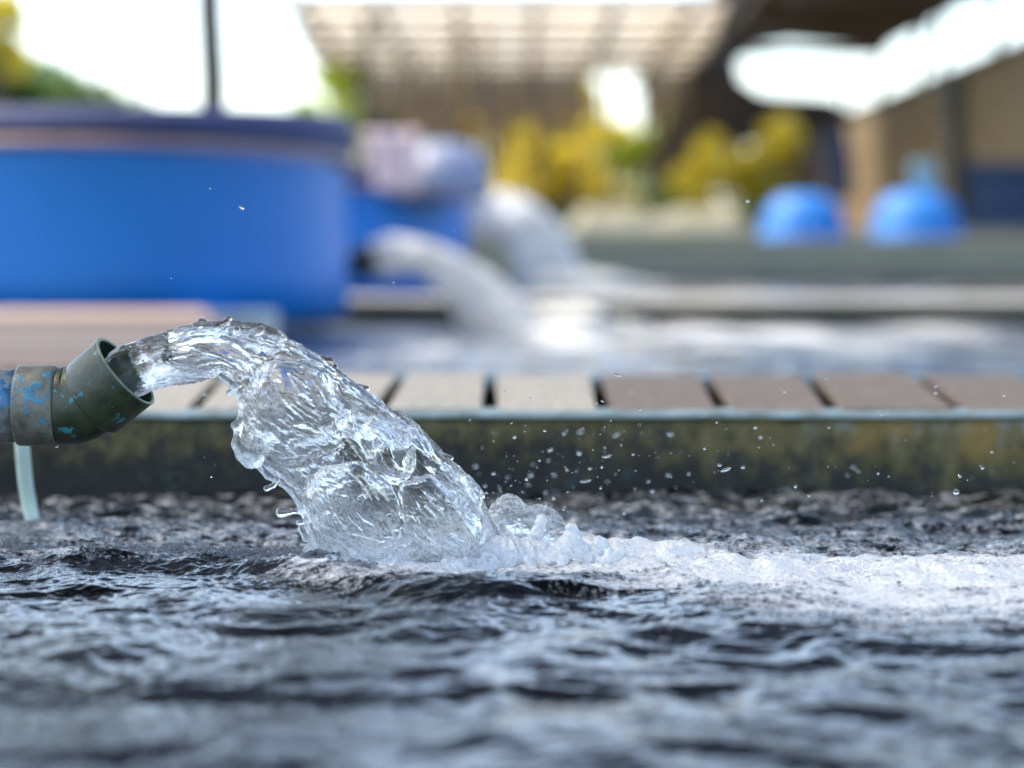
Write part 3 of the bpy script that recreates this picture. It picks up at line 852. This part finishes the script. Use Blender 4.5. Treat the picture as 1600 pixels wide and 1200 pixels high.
tag(link('second_pond_water', grid_mesh('second_pond_water', np.arange(-1.5, 5.2, .04), np.arange(5.19, 12.80, .04), pond2), None, M_pond, True), kind='structure')
tag(link('third_pond_water', grid_mesh('third_pond_water', np.arange(-3.5, 7.5, .08), np.arange(13.1, 21.9, .08), pond3, .085), None, M_pond, True), kind='structure')

t = empty('low_pond_wall', (2, 12.8, 0)); tag(t, 'dark mossy low wall with cream top at the far side of the second pond', 'wall')
box('wall_face', (-1.6, 12.80, -.5), (7.5, 13.02, .10), M_dark, t)
box('coping', (-1.62, 12.77, .103), (7.5, 13.06, .145), M_cream, t, .01)
t = empty('grey_green_wall', (2, 22, 0)); tag(t, 'long grey green concrete wall with dark foot below the blue domes', 'wall')
box('wall_foot', (-4, 21.97, -.5), (9, 22.2, .17), M_dark, t)
box('wall_panel', (-4, 22.0, .173), (9, 22.2, .42), M_conc, t, .01)
box('coping', (-4, 21.93, .423), (9, 22.25, .50), M_conc2, t, .015)
t = empty('olive_wall', (2, 25, 0)); tag(t, 'olive grey raised pond wall standing behind the two blue domes', 'wall')
box('wall_panel', (-5, 25.0, -.5), (10, 25.2, .52), M_conc2, t, .01)
box('coping', (-5, 24.93, .523), (10, 25.3, .60), M_conc, t, .015)

# ------------------------------------------------------------------ blue tanks
def make_tank(cx_, cy_, r, label):
    t = empty('fish_tank', (cx_, cy_, .13)); tag(t, label, 'tank', 'round blue fish tanks')
    def bend(a, rr, z):
        k = (z - .13) / .68
        return z + max(0, min(1, k)) * .055 * -math.sin(a) - .02
    lathe('tank_body', [(r - .05, .10), (r, .13), (r + .004, .3), (r - .004, .55), (r - .002, .79)], M_tank, t, 96, bend, (cx_, cy_))
    lathe('flange', [(r, .812), (r + .055, .816), (r + .062, .822), (r + .062, .834), (r + .05, .844), (r, .848)], M_lip, t, 96, bend, (cx_, cy_))
    def bend2(a, rr, z): return z + (.050 * -math.sin(a)) * (1 if z < .95 else -.5) - .02
    lathe('collar', [(r + .02, .850), (r + .035, .90), (r + .03, 1.00), (r + .0, 1.055), (r - .05, 1.06), (r - .06, 1.0), (r - .06, .86)], M_collar, t, 96, bend2, (cx_, cy_))
    lathe('bottom', [(0.001, .11), (r - .05, .112)], M_tank, t, 64, None, (cx_, cy_))
    return t


make_tank(P(150, 0, 11.5)[0], 11.5, 1.195, 'big round blue tank filling the left of the picture behind the deck')
make_tank(P(482, 0, 18.2)[0], 18.2, 1.20, 'farther round blue tank half hidden behind the big one with pale pink cloth on it')
t2 = make_tank(P(742, 0, 30)[0], 27.6, .62, 'small distant blue tank above the third water jet')
# things lying on the second tank
t = empty('pale_pink_cloth', P(610, 290, 16.9)); tag(t, 'pale pink cloth hanging over the rim of the second blue tank', 'cloth')
vs_, q = [], []
NX, NZ = 16, 14
for i in range(NX):
    for j in range(NZ):
        u_, v_ = i / (NX - 1), j / (NZ - 1)
        p = P(566 + 92 * u_ * (1 - .35 * v_) + 22 * v_, 205 + 92 * v_, 16.85)
        vs_.append((p[0] - t.location.x, .03 * math.sin(u_ * 19) + .03 * v_ - .08 , p[2] - t.location.z))
for i in range(NX - 1):
    for j in range(NZ - 1): q.append((i * NZ + j, (i + 1) * NZ + j, (i + 1) * NZ + j + 1, i * NZ + j + 1))
me = bpy.data.meshes.new('sheet'); me.from_pydata(vs_, [], q)
o = link('sheet', me, t, M_pink, True); sm = o.modifiers.new('thick', 'SOLIDIFY'); sm.thickness = .02
t = tag(lathe('folded_cover', [(.001, .42), (.12, .41), (.26, .34), (.34, .2), (.36, .05), (.35, 0), (.001, 0)], M_greyblue, None, 28, None, (0, 0)), 'grey blue rounded cover resting on the rim of the second tank', 'cover')
t.location = P(692, 312, 17.3)
t = tag(box('wooden_crate', P(560, 206, 17.4), P(630, 186, 17.9), M_dark, None, .01), 'dark low crate sitting on top of the second blue tank', 'crate')

# pole at the first tank and other posts
def post(px, D, wpx, z1, label, lean=0.0, mat=M_post):
    x = P(px, 0, D)[0]; r = wpx / 2 / F * D
    t = empty('roof_post', (x, D, -.5)); tag(t, label, 'post', 'dark posts holding the roofs')
    bm = bmesh.new(); 
    rings = []
    for k in range(9):
        f_ = k / 8; z = f_ * (z1 + .5)
        rings.append([bm.verts.new((math.cos(a) * r * (1 - .12 * f_) + lean * z + .01 * math.sin(k * 1.7), math.sin(a) * r * (1 - .12 * f_), z)) for a in [2 * math.pi * i / 12 for i in range(12)]])
    for a, b in zip(rings[:-1], rings[1:]):
        for i in range(12): bm.faces.new((a[i], a[(i + 1) % 12], b[(i + 1) % 12], b[i]))
    bm.faces.new(rings[0][::-1]); bm.faces.new(rings[-1])
    finish(bm, 'shaft', mat, t, True)
    bx = box('foot_plate', (x - r * 1.7, D - r * 1.7, -.6), (x + r * 1.7, D + r * 1.7, -.47), M_dark, t)
    return t


post(337, 12.9, 44, 2.4, 'thin dark pole rising from behind the big blue tank', -.012)
for px_, D_, w_, lb in ((573, 31, 21, 'dark post left of the far roof, right above the second tank'), (712, 33, 15, 'post under the middle of the far cream roof'),
                        (655, 36, 11, 'slim post between the two thicker posts of the far roof'), (838, 38, 9, 'slim distant post under the right half of the cream roof'),
                        (1490, 26, 40, 'thick dark brown post behind the right blue dome'), (1233, 33, 16, 'brown post beside the yellow bush')):
    post(px_, D_, w_, 3.42 if px_ < 1000 else 2.3, lb, mat=M_timber if w_ < 20 else M_post)

for n_, (px_, D_, w_) in enumerate(((618, 34, 9), (690, 38, 8), (757, 32, 12), (795, 40, 8), (905, 36, 9), (952, 33, 8), (1028, 36, 10), (1068, 39, 12))):
    post(px_, D_, w_, 3.3, ('thin brown post beside the pink cloth', 'thin brown post among the golden leaves', 'brown post right of the second tank', 'slim brown post behind the farthest jet', 'thin post in front of the bright yellow bush',
         'thin post left of the bright white gap', 'brown post in front of the green bush', 'brown post at the left edge of the dark tarp')[n_], mat=M_timber)

# ------------------------------------------------------------------ background pipe and jets
t = empty('dark_outlet_pipe', P(560, 415, 12.1)); tag(t, 'short dark pipe beside the big tank pouring the second white jet', 'pipe')
sweep('tube', [P(430, 425, 12.1), P(500, 422, 12.1), P(550, 414, 12.1), P(580, 402, 12.05)], [.075] * 4, M_duct, t, 28)
sweep('lip', [P(576, 404, 12.05), P(580, 402.5, 12.05), P(586, 400, 12.05)], [.082, .086, .08], M_duct, t, 28)
r2 = empty('far_water_jet', P(780, 507, 12.1)); tag(r2, 'white blurred water jet falling into the second pond beside the big tank', 'water jet')
pairs2 = [((560, 392), (575, 432)), ((578, 380), (590, 430)), ((612, 373), (632, 420)), ((655, 378), (664, 428)), ((698, 394), (688, 450)), ((740, 420), (705, 478)), ((785, 452), (722, 500)), ((815, 482), (738, 515)), ((838, 510), (745, 530))]
jet('jet_body', pairs2, 12.1, .006, .6, (.045, .035, .02), False, [], [], 3.0, M_farjet, r2, lambda u, v, p: np.full(len(u), .8))
r3 = empty('farthest_water_jet', P(840, 440, 18.5)); tag(r3, 'pale blurred water jet farther back above the third pond', 'water jet')
pairs3 = [((690, 348), (702, 376)), ((735, 320), (740, 364)), ((785, 306), (774, 362)), ((830, 320), (794, 380)), ((864, 352), (810, 410)), ((886, 392), (820, 442)), ((900, 430), (830, 468))]
jet('jet_body', pairs3, 18.5, .012, .6, (.10, .07, .04), False, [], [], 6.0, M_farjet, r3, lambda u, v, p: np.full(len(u), .8))
# heap of foam where they land
def froth_heap(name, caps_, D, x0, x1, r0, r1, yd, vox, lab):
    e = empty(name, P((x0 + x1) / 2, (r0 + r1) / 2, D)); tag(e, lab, 'foam', kind='stuff')
    splash('froth', D, vox, caps_, x0, x1, r0, r1, yd, M_heap, e, (.02, .012, .006), lambda p: np.ones(len(p)))


froth_heap('foam_heap', [(760, 512, 930, 510, 18, 24, 0, .03), (850, 500, 910, 498, 16, 20, .05, .03), (930, 510, 1010, 515, 16, 8, 0, .03)], 12.2, 700, 1060, 460, 560, .28, .012, 'white foam heap where the second jet lands')
froth_heap('foam_bank', [(820, 455, 960, 450, 26, 18, 0, .05), (860, 432, 930, 440, 18, 14, .05, .05), (960, 450, 1040, 455, 16, 8, 0, .04)], 18.3, 760, 1090, 390, 490, .4, .02, 'cream white foam bank where the farthest jet lands')

# ------------------------------------------------------------------ blue domes, bin, bits at the right
def dome(px, D, wpx, lab, hpx):
    x, _, z = P(px, 372, D); r = wpx / 2 / F * D; h = hpx / F * D
    t = empty('blue_dome', (x, D, .50)); tag(t, lab, 'tub', 'sky blue upturned tubs on the wall')
    pf = [(r * 1.04, 0), (r * 1.06, .03), (r * 1.0, .05), (r * .97, h * .35), (r * .86, h * .66), (r * .66, h * .88), (r * .4, h * .97), (.001, h)]
    lathe('shell', [(a, b) for a, b in pf], M_dome, t, 48, None, (0, 0)).location = (0, 0, 0)
    for c in t.children:
        for v in c.data.vertices: v.co += Vector(t.location)
    ring = lathe('rib', [(r * .955, h * .40), (r * .985, h * .42), (r * .975, h * .46), (r * .93, h * .48)], M_dome, t, 48, None, (0, 0))
    for v in ring.data.vertices: v.co += Vector(t.location)
    return t


dome(1255, 23.2, 132, 'left of two sky blue upturned tubs on the grey green wall', 72)
dome(1432, 23.2, 142, 'right of two sky blue upturned tubs on the grey green wall', 76)
t = tag(lathe('small_bucket', [(.001, 0), (.10, 0), (.13, .26), (.135, .27), (.12, .265), (.09, .03), (.001, .025)], simple('pale_teal_plastic', (.30, .50, .55), .4), None, 24), 'small pale teal bucket on top of the right blue tub', 'bucket')
t.location = (P(1444, 0, 23.2)[0], 23.2, .50 + 76 / F * 23.2)
t = empty('navy_bin', P(1580, 340, 26)); tag(t, 'dark navy blue bin at the right edge behind the domes', 'bin')
box('bin_body', (P(1512, 0, 26)[0], 26, .5), (P(1680, 0, 26)[0], 27, P(0, 268, 26)[2]), M_navybin, t, .03)
box('bin_lid', (P(1506, 0, 26)[0], 25.95, P(0, 268, 26)[2] + .003), (P(1686, 0, 26)[0], 27.05, P(0, 254, 26)[2]), M_navybin, t, .03)
t = empty('hanging_navy_cloth', P(1310, 260, 25.6)); tag(t, 'narrow dark navy cloth hanging above the left blue tub', 'cloth')
plate('cloth', [P(1293, 200, 25.6), P(1322, 196, 25.6), P(1332, 250, 25.6), P(1334, 312, 25.6), P(1300, 312, 25.6), P(1296, 255, 25.6)], .12, M_navy, t)
t = empty('cover_heap', P(1050, 320, 26.5)); tag(t, 'pale grey green cover heaped along the back wall left of the domes', 'cover')
bm = bmesh.new(); rows = []
for i in range(40):
    f_ = i / 39; px_ = 880 + 300 * f_
    hh = (.30 + .04 * math.sin(f_ * 9) + .03 * math.sin(f_ * 23)) * math.sin(math.pi * min(1, f_ * 6 + .1) / 2) * math.sin(math.pi * min(1, (1 - f_) * 6 + .1) / 2)
    rows.append([bm.verts.new((P(px_, 0, 26.4)[0] - t.location.x, (c - .5) * 1.2, .55 + hh * math.sin(math.pi * c) ** .6 - t.location.z)) for c in np.linspace(0.001, .999, 12)])
for a, b in zip(rows[:-1], rows[1:]):
    for j in range(11): bm.faces.new((a[j], a[j + 1], b[j + 1], b[j]))
finish(bm, 'cover_sheet', M_pale, t, True)

# ------------------------------------------------------------------ right shed: wall, roof, tarp
K = 1.45
t = empty('shed_wall', (4 * K, 24, 0)); tag(t, 'long tan woven panel wall of the shed running back along the right side', 'wall')
y = 23.0
while y < 44:
    dx = random.uniform(-.02, .02)
    box('panel', (4 * K + dx, y, -.5), (4 * K + .05 + dx, y + .94, 2.67 + random.uniform(-.02, .02)), M_tan, t)
    y += .97
box('top_rail', (4 * K - .06, 23, 2.70), (4 * K + .1, 44.3, 2.78), M_timber, t)
tw = t
for k in range(6):
    y = 25 + k * 3.1 + (k % 3) * .7
    box('stud', (4 * K - .05, y, 2.78), (4 * K + .04, y + .09 + .08 * (k % 3 == 1), 3.56), M_timber, tw)
t = tag(box('end_panel', (P(1215, 0, 44.6)[0], 44.6, -.5), (4.15 * K, 44.75, 2.7), M_pinkbrown, None, .01), 'pinkish brown end panel closing the far end of the tan shed wall', 'panel')
t = empty('shed_roof', (3.2 * K, 30, 3.6)); tag(t, 'dark brown shed roof over the bright gap at the upper right', 'roof')
for i in range(14):
    y0 = 24 + i * 1.04
    slab('roof_sheet', [(2.28 * K, y0), (4.02 * K, y0), (4.02 * K, y0 + 1.01), (2.28 * K, y0 + 1.01)], 3.55, 3.60, M_roofdark, t)
for c in [c for c in t.children]:
    for v in c.data.vertices:
        xw = v.co.x + 3.2 * K
        v.co.z += (4.02 * K - xw) * .10
for y in (25.2, 29.4, 33.6, 37.9):
    box('rafter', (2.3 * K, y, 3.42), (4 * K, y + .1, 3.54), M_timber, t)
t = empty('brown_tarp', P(1150, 100, 39)); tag(t, 'big dark brown tarp hanging in folds at the end of the shed', 'tarp')
plate('tarp_sheet', [P(*q_, 39) for q_ in ((1128, -60), (1075, 110), (1035, 200), (1000, 285), (1045, 280), (1100, 240), (1180, 226), (1300, 206), (1345, 182), (1300, 152), (1190, 145), (1158, 124), (1154, 98), (1180, 76), (1245, 64), (1330, 74), (1385, 84), (1440, -60))], .12, M_tarp, t)

# ------------------------------------------------------------------ added shade net, out of view, blocking light over the near ponds
def net_material():
    m, t, n, l, p = new_mat('added_shade_net')
    p.inputs['Base Color'].default_value = (.02, .025, .022, 1); p.inputs['Roughness'].default_value = .8
    tp = n.new('ShaderNodeBsdfTransparent'); mx = n.new('ShaderNodeMixShader'); mx.inputs[0].default_value = .16
    l.new(p.outputs[0], mx.inputs[1]); l.new(tp.outputs[0], mx.inputs[2]); l.new(mx.outputs[0], n['Material Output'].inputs[0])
    return m


M_net = net_material()
t = empty('added_shade_net', (0, 6, 2.55)); tag(t, 'added out of view net that dims sky and sun over the near ponds and the walkway', 'net')
NS = (-3.7, 3.7, 1.4, 9.6)
bm = bmesh.new(); g_ = [[bm.verts.new((x, y - 6, .10 * math.sin(x * .9) ** 2 * -1 - .02 * math.sin(y))) for y in np.linspace(NS[2], NS[3], 30)] for x in np.linspace(NS[0], NS[1], 40)]
for a, b in zip(g_[:-1], g_[1:]):
    for j in range(29): bm.faces.new((a[j], b[j], b[j + 1], a[j + 1]))
finish(bm, 'added_net_cloth', M_net, t, True)
for x in (-3.7, -1.8, 0, 1.8, 3.7): sweep('added_net_cable', [(x, 1.4, 2.57), (x, 5, 2.56), (x, 9.6, 2.57)], [.012] * 3, M_post, t, 8)

# ------------------------------------------------------------------ far cream roof on posts
t = empty('far_roof', (-.2, 36, 3.5)); tag(t, 'far open roof of cream translucent sheets crossed by dark purlins', 'roof')
for i in range(7):
    y0 = 29.2 + i * 1.95
    xl, xr = P(440 + 9 * i, 0, y0)[0], P(1150 - 10 * i, 0, y0)[0]
    for k in range(4):
        xa = xl + (xr - xl) * k / 4; xb = xl + (xr - xl) * (k + 1) / 4
        o_ = np.array(t.location)
        link('roof_sheet', raw_mesh('roof_sheet', np.array([(xa + .02, y0 + .06, 3.49), (xb - .02, y0 + .06, 3.49), (xb - .02, y0 + 1.9, 3.49), (xa + .02, y0 + 1.9, 3.49)]) - o_, np.array([[0, 1, 2, 3]])), t, M_sheet)
    box('purlin', (xl, y0 - .05, 3.36), (xr, y0 + .05, 3.475), M_timber, t)
for k in range(6):
    xx = -2.6 + k * .95
    box('rafter', (xx, 29.1, 3.24), (xx + .08, 43, 3.355), M_timber, t)
t = empty('tin_screen', (0, 43.4, 3)); tag(t, 'brown tin screen hanging under the far end of the cream roof', 'screen')
for k in range(14):
    x0 = P(520, 0, 43.4)[0] + k * .46
    if 935 < 800 + (x0 + .22) * F / 43.4 < 1015: continue
    box('tin_sheet', (x0, 43.4, 2.55 + random.uniform(-.25, .25)), (x0 + .44, 43.46, 3.66), M_sheet2, t)

# ------------------------------------------------------------------ vegetation: trunks, limbs and leaf-sized faces
def leaves(name, blobs, n, size, mat, parent):
    off = np.array(parent.location)
    vol = np.array([b[3] * b[4] * b[5] for b in blobs]) ** .7; vol /= vol.sum()
    which = rng.choice(len(blobs), n, p=vol)
    B = np.array(blobs)[which]
    dirs = rng.normal(size=(n, 3)); dirs /= np.linalg.norm(dirs, axis=1, keepdims=True)
    rad = rng.random(n) ** .45
    c = B[:, :3] + dirs * rad[:, None] * B[:, 3:6]
    nn = noise(c[:, 0] * 1.9, c[:, 1] * 1.9, c[:, 2] * 1.9, 80)
    c = c[nn > -.32]; n = len(c)
    a = rng.normal(size=(n, 3)); a /= np.linalg.norm(a, axis=1, keepdims=True)
    b = np.cross(a, rng.normal(size=(n, 3))); b /= np.linalg.norm(b, axis=1, keepdims=True)
    s = size * (.6 + .8 * rng.random(n))[:, None]
    v = np.stack([c - a * s, c + b * s * .45, c + a * s, c - b * s * .45], 1).reshape(-1, 3) - off
    return link(name, raw_mesh(name, v, np.arange(4 * n).reshape(n, 4)), parent, mat)


def tree(name, cat, base, blobs, n, size, mat, label, group, trunk_r=.09):
    t = empty(name, base); tag(t, label, cat, group)
    top = np.mean([b[:3] for b in blobs], 0)
    p0 = Vector(base); p1 = Vector(top)
    mid = p0.lerp(p1, .55) + Vector((.12, 0, 0))
    sweep('trunk', [p0, p0.lerp(mid, .5), mid, p1], [trunk_r, trunk_r * .8, trunk_r * .6, trunk_r * .3], M_bark, t, 10)
    for b in blobs[:5]:
        sweep('limb', [mid, mid.lerp(Vector(b[:3]), .6) + Vector((0, 0, -.1)), Vector(b[:3])], [trunk_r * .45, trunk_r * .3, trunk_r * .12], M_bark, t, 7)
    leaves('crown', blobs, n, size, mat, t)
    return t


def blobs_px(lst, D, dy=.8):
    out = []
    for px_, py_, rx, rz in lst:
        p = P(px_, py_, D); out.append((p[0], p[1] + random.uniform(-dy, dy) * .5, p[2], rx / F * D, dy, rz / F * D))
    return out


def spread(x0, x1, y0, y1, n_, D, r0=16, r1=36, dy=.9):
    return blobs_px([(random.uniform(x0, x1), random.uniform(y0, y1), random.uniform(r0, r1) * 1.2, random.uniform(r0, r1)) for _ in range(n_)], D, dy)


G1 = 'trees and bushes behind the ponds'
tree('leafy_tree', 'tree', (P(-40, 0, 30)[0], 30, -.5), blobs_px([(2, 40, 36, 50), (-60, 20, 60, 70), (8, 88, 30, 30), (10, 10, 30, 30)], 30), 1500, .09, M_yellow, 'yellow leafy tree at the top left corner of the photo', G1)
tree('hedge', 'hedge', (P(60, 0, 33)[0], 33, -.5), blobs_px([(-20, 132, 80, 62), (50, 142, 80, 55), (120, 160, 80, 45), (190, 182, 70, 38), (250, 200, 60, 30)], 33), 5000, .09, M_green, 'green hedge sloping down behind the top of the big tank', G1)
tree('young_tree', 'tree', (P(500, 0, 40)[0], 40, -.5), spread(450, 570, 100, 290, 14, 40, 20, 40) + spread(400, 480, 170, 220, 5, 40), 2600, .12, M_lime, 'lime green young tree right of the white gap', G1)
tree('golden_tree', 'tree', (P(690, 0, 47)[0], 47, -.5), spread(590, 800, 150, 320, 26, 47), 9000, .13, M_gold, 'golden yellow tree behind the posts of the cream roof', G1)
tree('lime_bush', 'bush', (P(880, 0, 44)[0], 44, -.5), spread(800, 985, 205, 320, 22, 44), 7000, .12, M_yellow, 'bright yellow green bush in the middle behind the walls', G1)
tree('green_bush', 'bush', (P(1010, 0, 42)[0], 42, -.5), spread(965, 1060, 205, 320, 10, 42), 1800, .11, M_lime, 'fresh green bush left of the dark brown tarp', G1)
tree('yellow_bush', 'bush', (P(1150, 0, 33)[0], 33, -.5), spread(1075, 1225, 212, 310, 14, 33, 14, 30), 3600, .09, M_yellow, 'bright yellow bush under the dark tarp left of the domes', G1)
tree('tall_tree', 'tree', (P(880, 0, 56)[0], 56, -.5), blobs_px([(820, 160, 90, 40), (890, 150, 50, 40), (1085, 150, 60, 60), (760, 150, 80, 40), (1075, 230, 60, 50), (860, 195, 90, 40), (1050, 60, 30, 30), (990, 235, 60, 30), (700, 175, 90, 40), (620, 190, 70, 40)], 56, 1.6), 11000, .16, M_gold, 'tall golden brown tree far behind the cream roof', G1, .15)
tree('back_hedge', 'hedge', (0, 62, -.5), [(x_, 62, z_, 2.2, 1, 1.1) for x_ in np.arange(-8, 9, 2) for z_ in (.6, 1.6)], 9000, .17, M_green, 'dull green hedge closing the view far behind everything', G1, .1)

# ------------------------------------------------------------------ droplets
def ico(r, sub=2, squash=(1, 1, 1)):
    bm = bmesh.new(); bmesh.ops.create_icosphere(bm, subdivisions=sub, radius=1)
    v = np.array([x.co[:] for x in bm.verts]) * r * np.array(squash); f = np.array([[q_.index for q_ in x.verts] for x in bm.faces]); bm.free(); return v, f


mw, tr, nn_, ll, pp = new_mat('droplet_water')
pp.inputs['Transmission Weight'].default_value = 1; pp.inputs['IOR'].default_value = 1.333; pp.inputs['Roughness'].default_value = .02
M_drop = mw
v0, f0 = ico(1, 3)
base_me = raw_mesh('droplet', v0, f0); base_me.materials.append(M_drop); base_me.polygons.foreach_set('use_smooth', np.ones(len(f0), bool))
big = [(1494, 769, 5.5, 3.1), (1462, 614, 3, 3.3), (1180, 668, 3, 3.2), (905, 708, 4, 3.4), (829, 742, 4.5, 3.5), (771, 740, 3.5, 3.3), (804, 683, 3, 3.2), (851, 673, 2.6, 3.1),
       (866, 742, 3.5, 3.5), (1044, 742, 4, 3.5), (1076, 740, 3, 3.4), (1161, 730, 3.6, 3.2), (1243, 760, 3, 3.15), (1264, 774, 3, 3.2), (1019, 767, 3.2, 3.3), (989, 710, 2.6, 3.2), (1101, 701, 2.6, 3.1),
       (852, 769, 3.6, 3.5), (1000, 640, 2.2, 3.1), (1226, 612, 2.8, 3.3), (1500, 744, 2.8, 3.2), (1550, 706, 2.6, 3.2), (932, 630, 2.4, 3.1), (1120, 660, 2.2, 3.1), (743, 728, 4.5, 3.6), (825, 756, 4, 3.6), (1013, 752, 3, 3.4),
       (330, 745, 2, 3.05), (1372, 740, 2.4, 3.2), (1295, 668, 2, 3.2)]
for (a, b, r, D_) in big:
    o = bpy.data.objects.new('droplet', base_me); C.objects.link(o)
    o.location = P(a, b, D_); s = .78 * r / F * D_; o.scale = (s, s, s * random.uniform(.9, 1.25)); o.rotation_euler = (0, random.uniform(-.6, .6), 0)
    tag(o, 'loose water droplet flying in the air in front of the dark pond wall', 'droplet', 'larger droplets thrown up by the jet')
v1, f1 = ico(1, 1)
VS, FS = [], []
for i in range(420):
    k = random.random()
    if i >= 300: a = random.gauss(830, 90); b = 850 - abs(random.gauss(0, 55)); ang = random.uniform(-1.2, 1.2)
    elif k < .5:                                       # thrown in arcs from the impact
        t_ = random.random() ** .7; reach = abs(random.gauss(230, 210)); a = 770 + reach * t_; b = 800 - (150 + random.gauss(0, 70)) * (t_ * (1.6 - t_)) * 1.1; ang = math.atan2(1.2 - t_ * 1.8, 1)
    elif k < .8: a = random.uniform(640, 1600); b = random.uniform(600, 800); ang = random.uniform(-.8, .8)
    else: a = random.uniform(30, 1300); b = random.uniform(280, 780); ang = random.uniform(-.8, .8)
    D_ = random.uniform(2.8, 3.7); r = min(2.8, .58 * (1 - random.random()) ** -.55) / F * D_
    e = np.array([1, 1, random.choice((1, 1.1, 1.3, 1.8, 3.2))]); an = math.pi / 2 - ang
    R = np.array([[math.cos(an), 0, math.sin(an)], [0, 1, 0], [-math.sin(an), 0, math.cos(an)]])
    VS.append((v1 * r * e) @ R.T + np.array(P(a, b, D_))); FS.append(f1 + len(v1) * i)
me = raw_mesh('fine_spray', np.vstack(VS), np.vstack(FS))
tag(link('fine_spray', me, None, M_drop, True), 'fine spray of tiny droplets around the water jet', 'spray', kind='stuff')

# ------------------------------------------------------------------ bubbles floating on the near pond
bubs = []
def hget(x, y):
    h, fo, ro = pond_height(np.array(x, np.float32), np.array(y, np.float32)); return h, fo
n = 26000
bx_ = rng.uniform(-.9, 1.0, n); by_ = rng.uniform(2.55, 3.8, n)
# denser lines along the bow wave at the left and around the landing
nb = 5000
bl = rng.random(nb); pl_ = np.array([W(-200, 872), W(100, 876), W(300, 884), W(480, 893), W(560, 900)])
tt = bl * (len(pl_) - 1.001); ii = tt.astype(int); ff = (tt - ii)[:, None]
bp = pl_[ii] * (1 - ff) + pl_[ii + 1] * ff
bp = bp + np.stack([rng.normal(0, .02, nb), rng.normal(.05, .06, nb)], 1)
BX = np.concatenate([bx_, bp[:, 0]]); BY = np.concatenate([by_, bp[:, 1]])
hh, ff = hget(BX, BY)
keep = np.concatenate([rng.random(n) < np.clip(ff[:n] * 1.1 - .10, 0, .6) * np.clip(1.15 - ff[:n] * 1.3, 0.02, 1), (rng.random(nb) < .55) & (noise(bp[:, 0] * 11, bp[:, 1] * 11, 0, 90) > -.05)])
BX, BY, hh = BX[keep], BY[keep], hh[keep]
BR = (.0012 + .0028 * rng.random(len(BX)) ** 3) * np.where(np.arange(len(BX)) >= keep[:n].sum(), 1.45, 1)
v1, f1 = ico(1, 1); nv = len(v1)
VV = (v1[None] * BR[:, None, None] * np.array([1, 1, .85]) + np.stack([BX, BY, hh + BR * .25], 1)[:, None]).reshape(-1, 3)
FF = (f1[None] + (np.arange(len(BX)) * nv)[:, None, None]).reshape(-1, 3)
mb, tr, nn_, ll, pp = new_mat('bubble_film')
pp.inputs['Base Color'].default_value = (.5, .53, .56, 1); pp.inputs['Roughness'].default_value = .05; pp.inputs['Transmission Weight'].default_value = .85; pp.inputs['IOR'].default_value = 1.2
tag(link('floating_bubbles', raw_mesh('floating_bubbles', VV, FF), None, mb, True), 'clusters of small bubbles floating on the churned pond water', 'bubbles', kind='stuff')
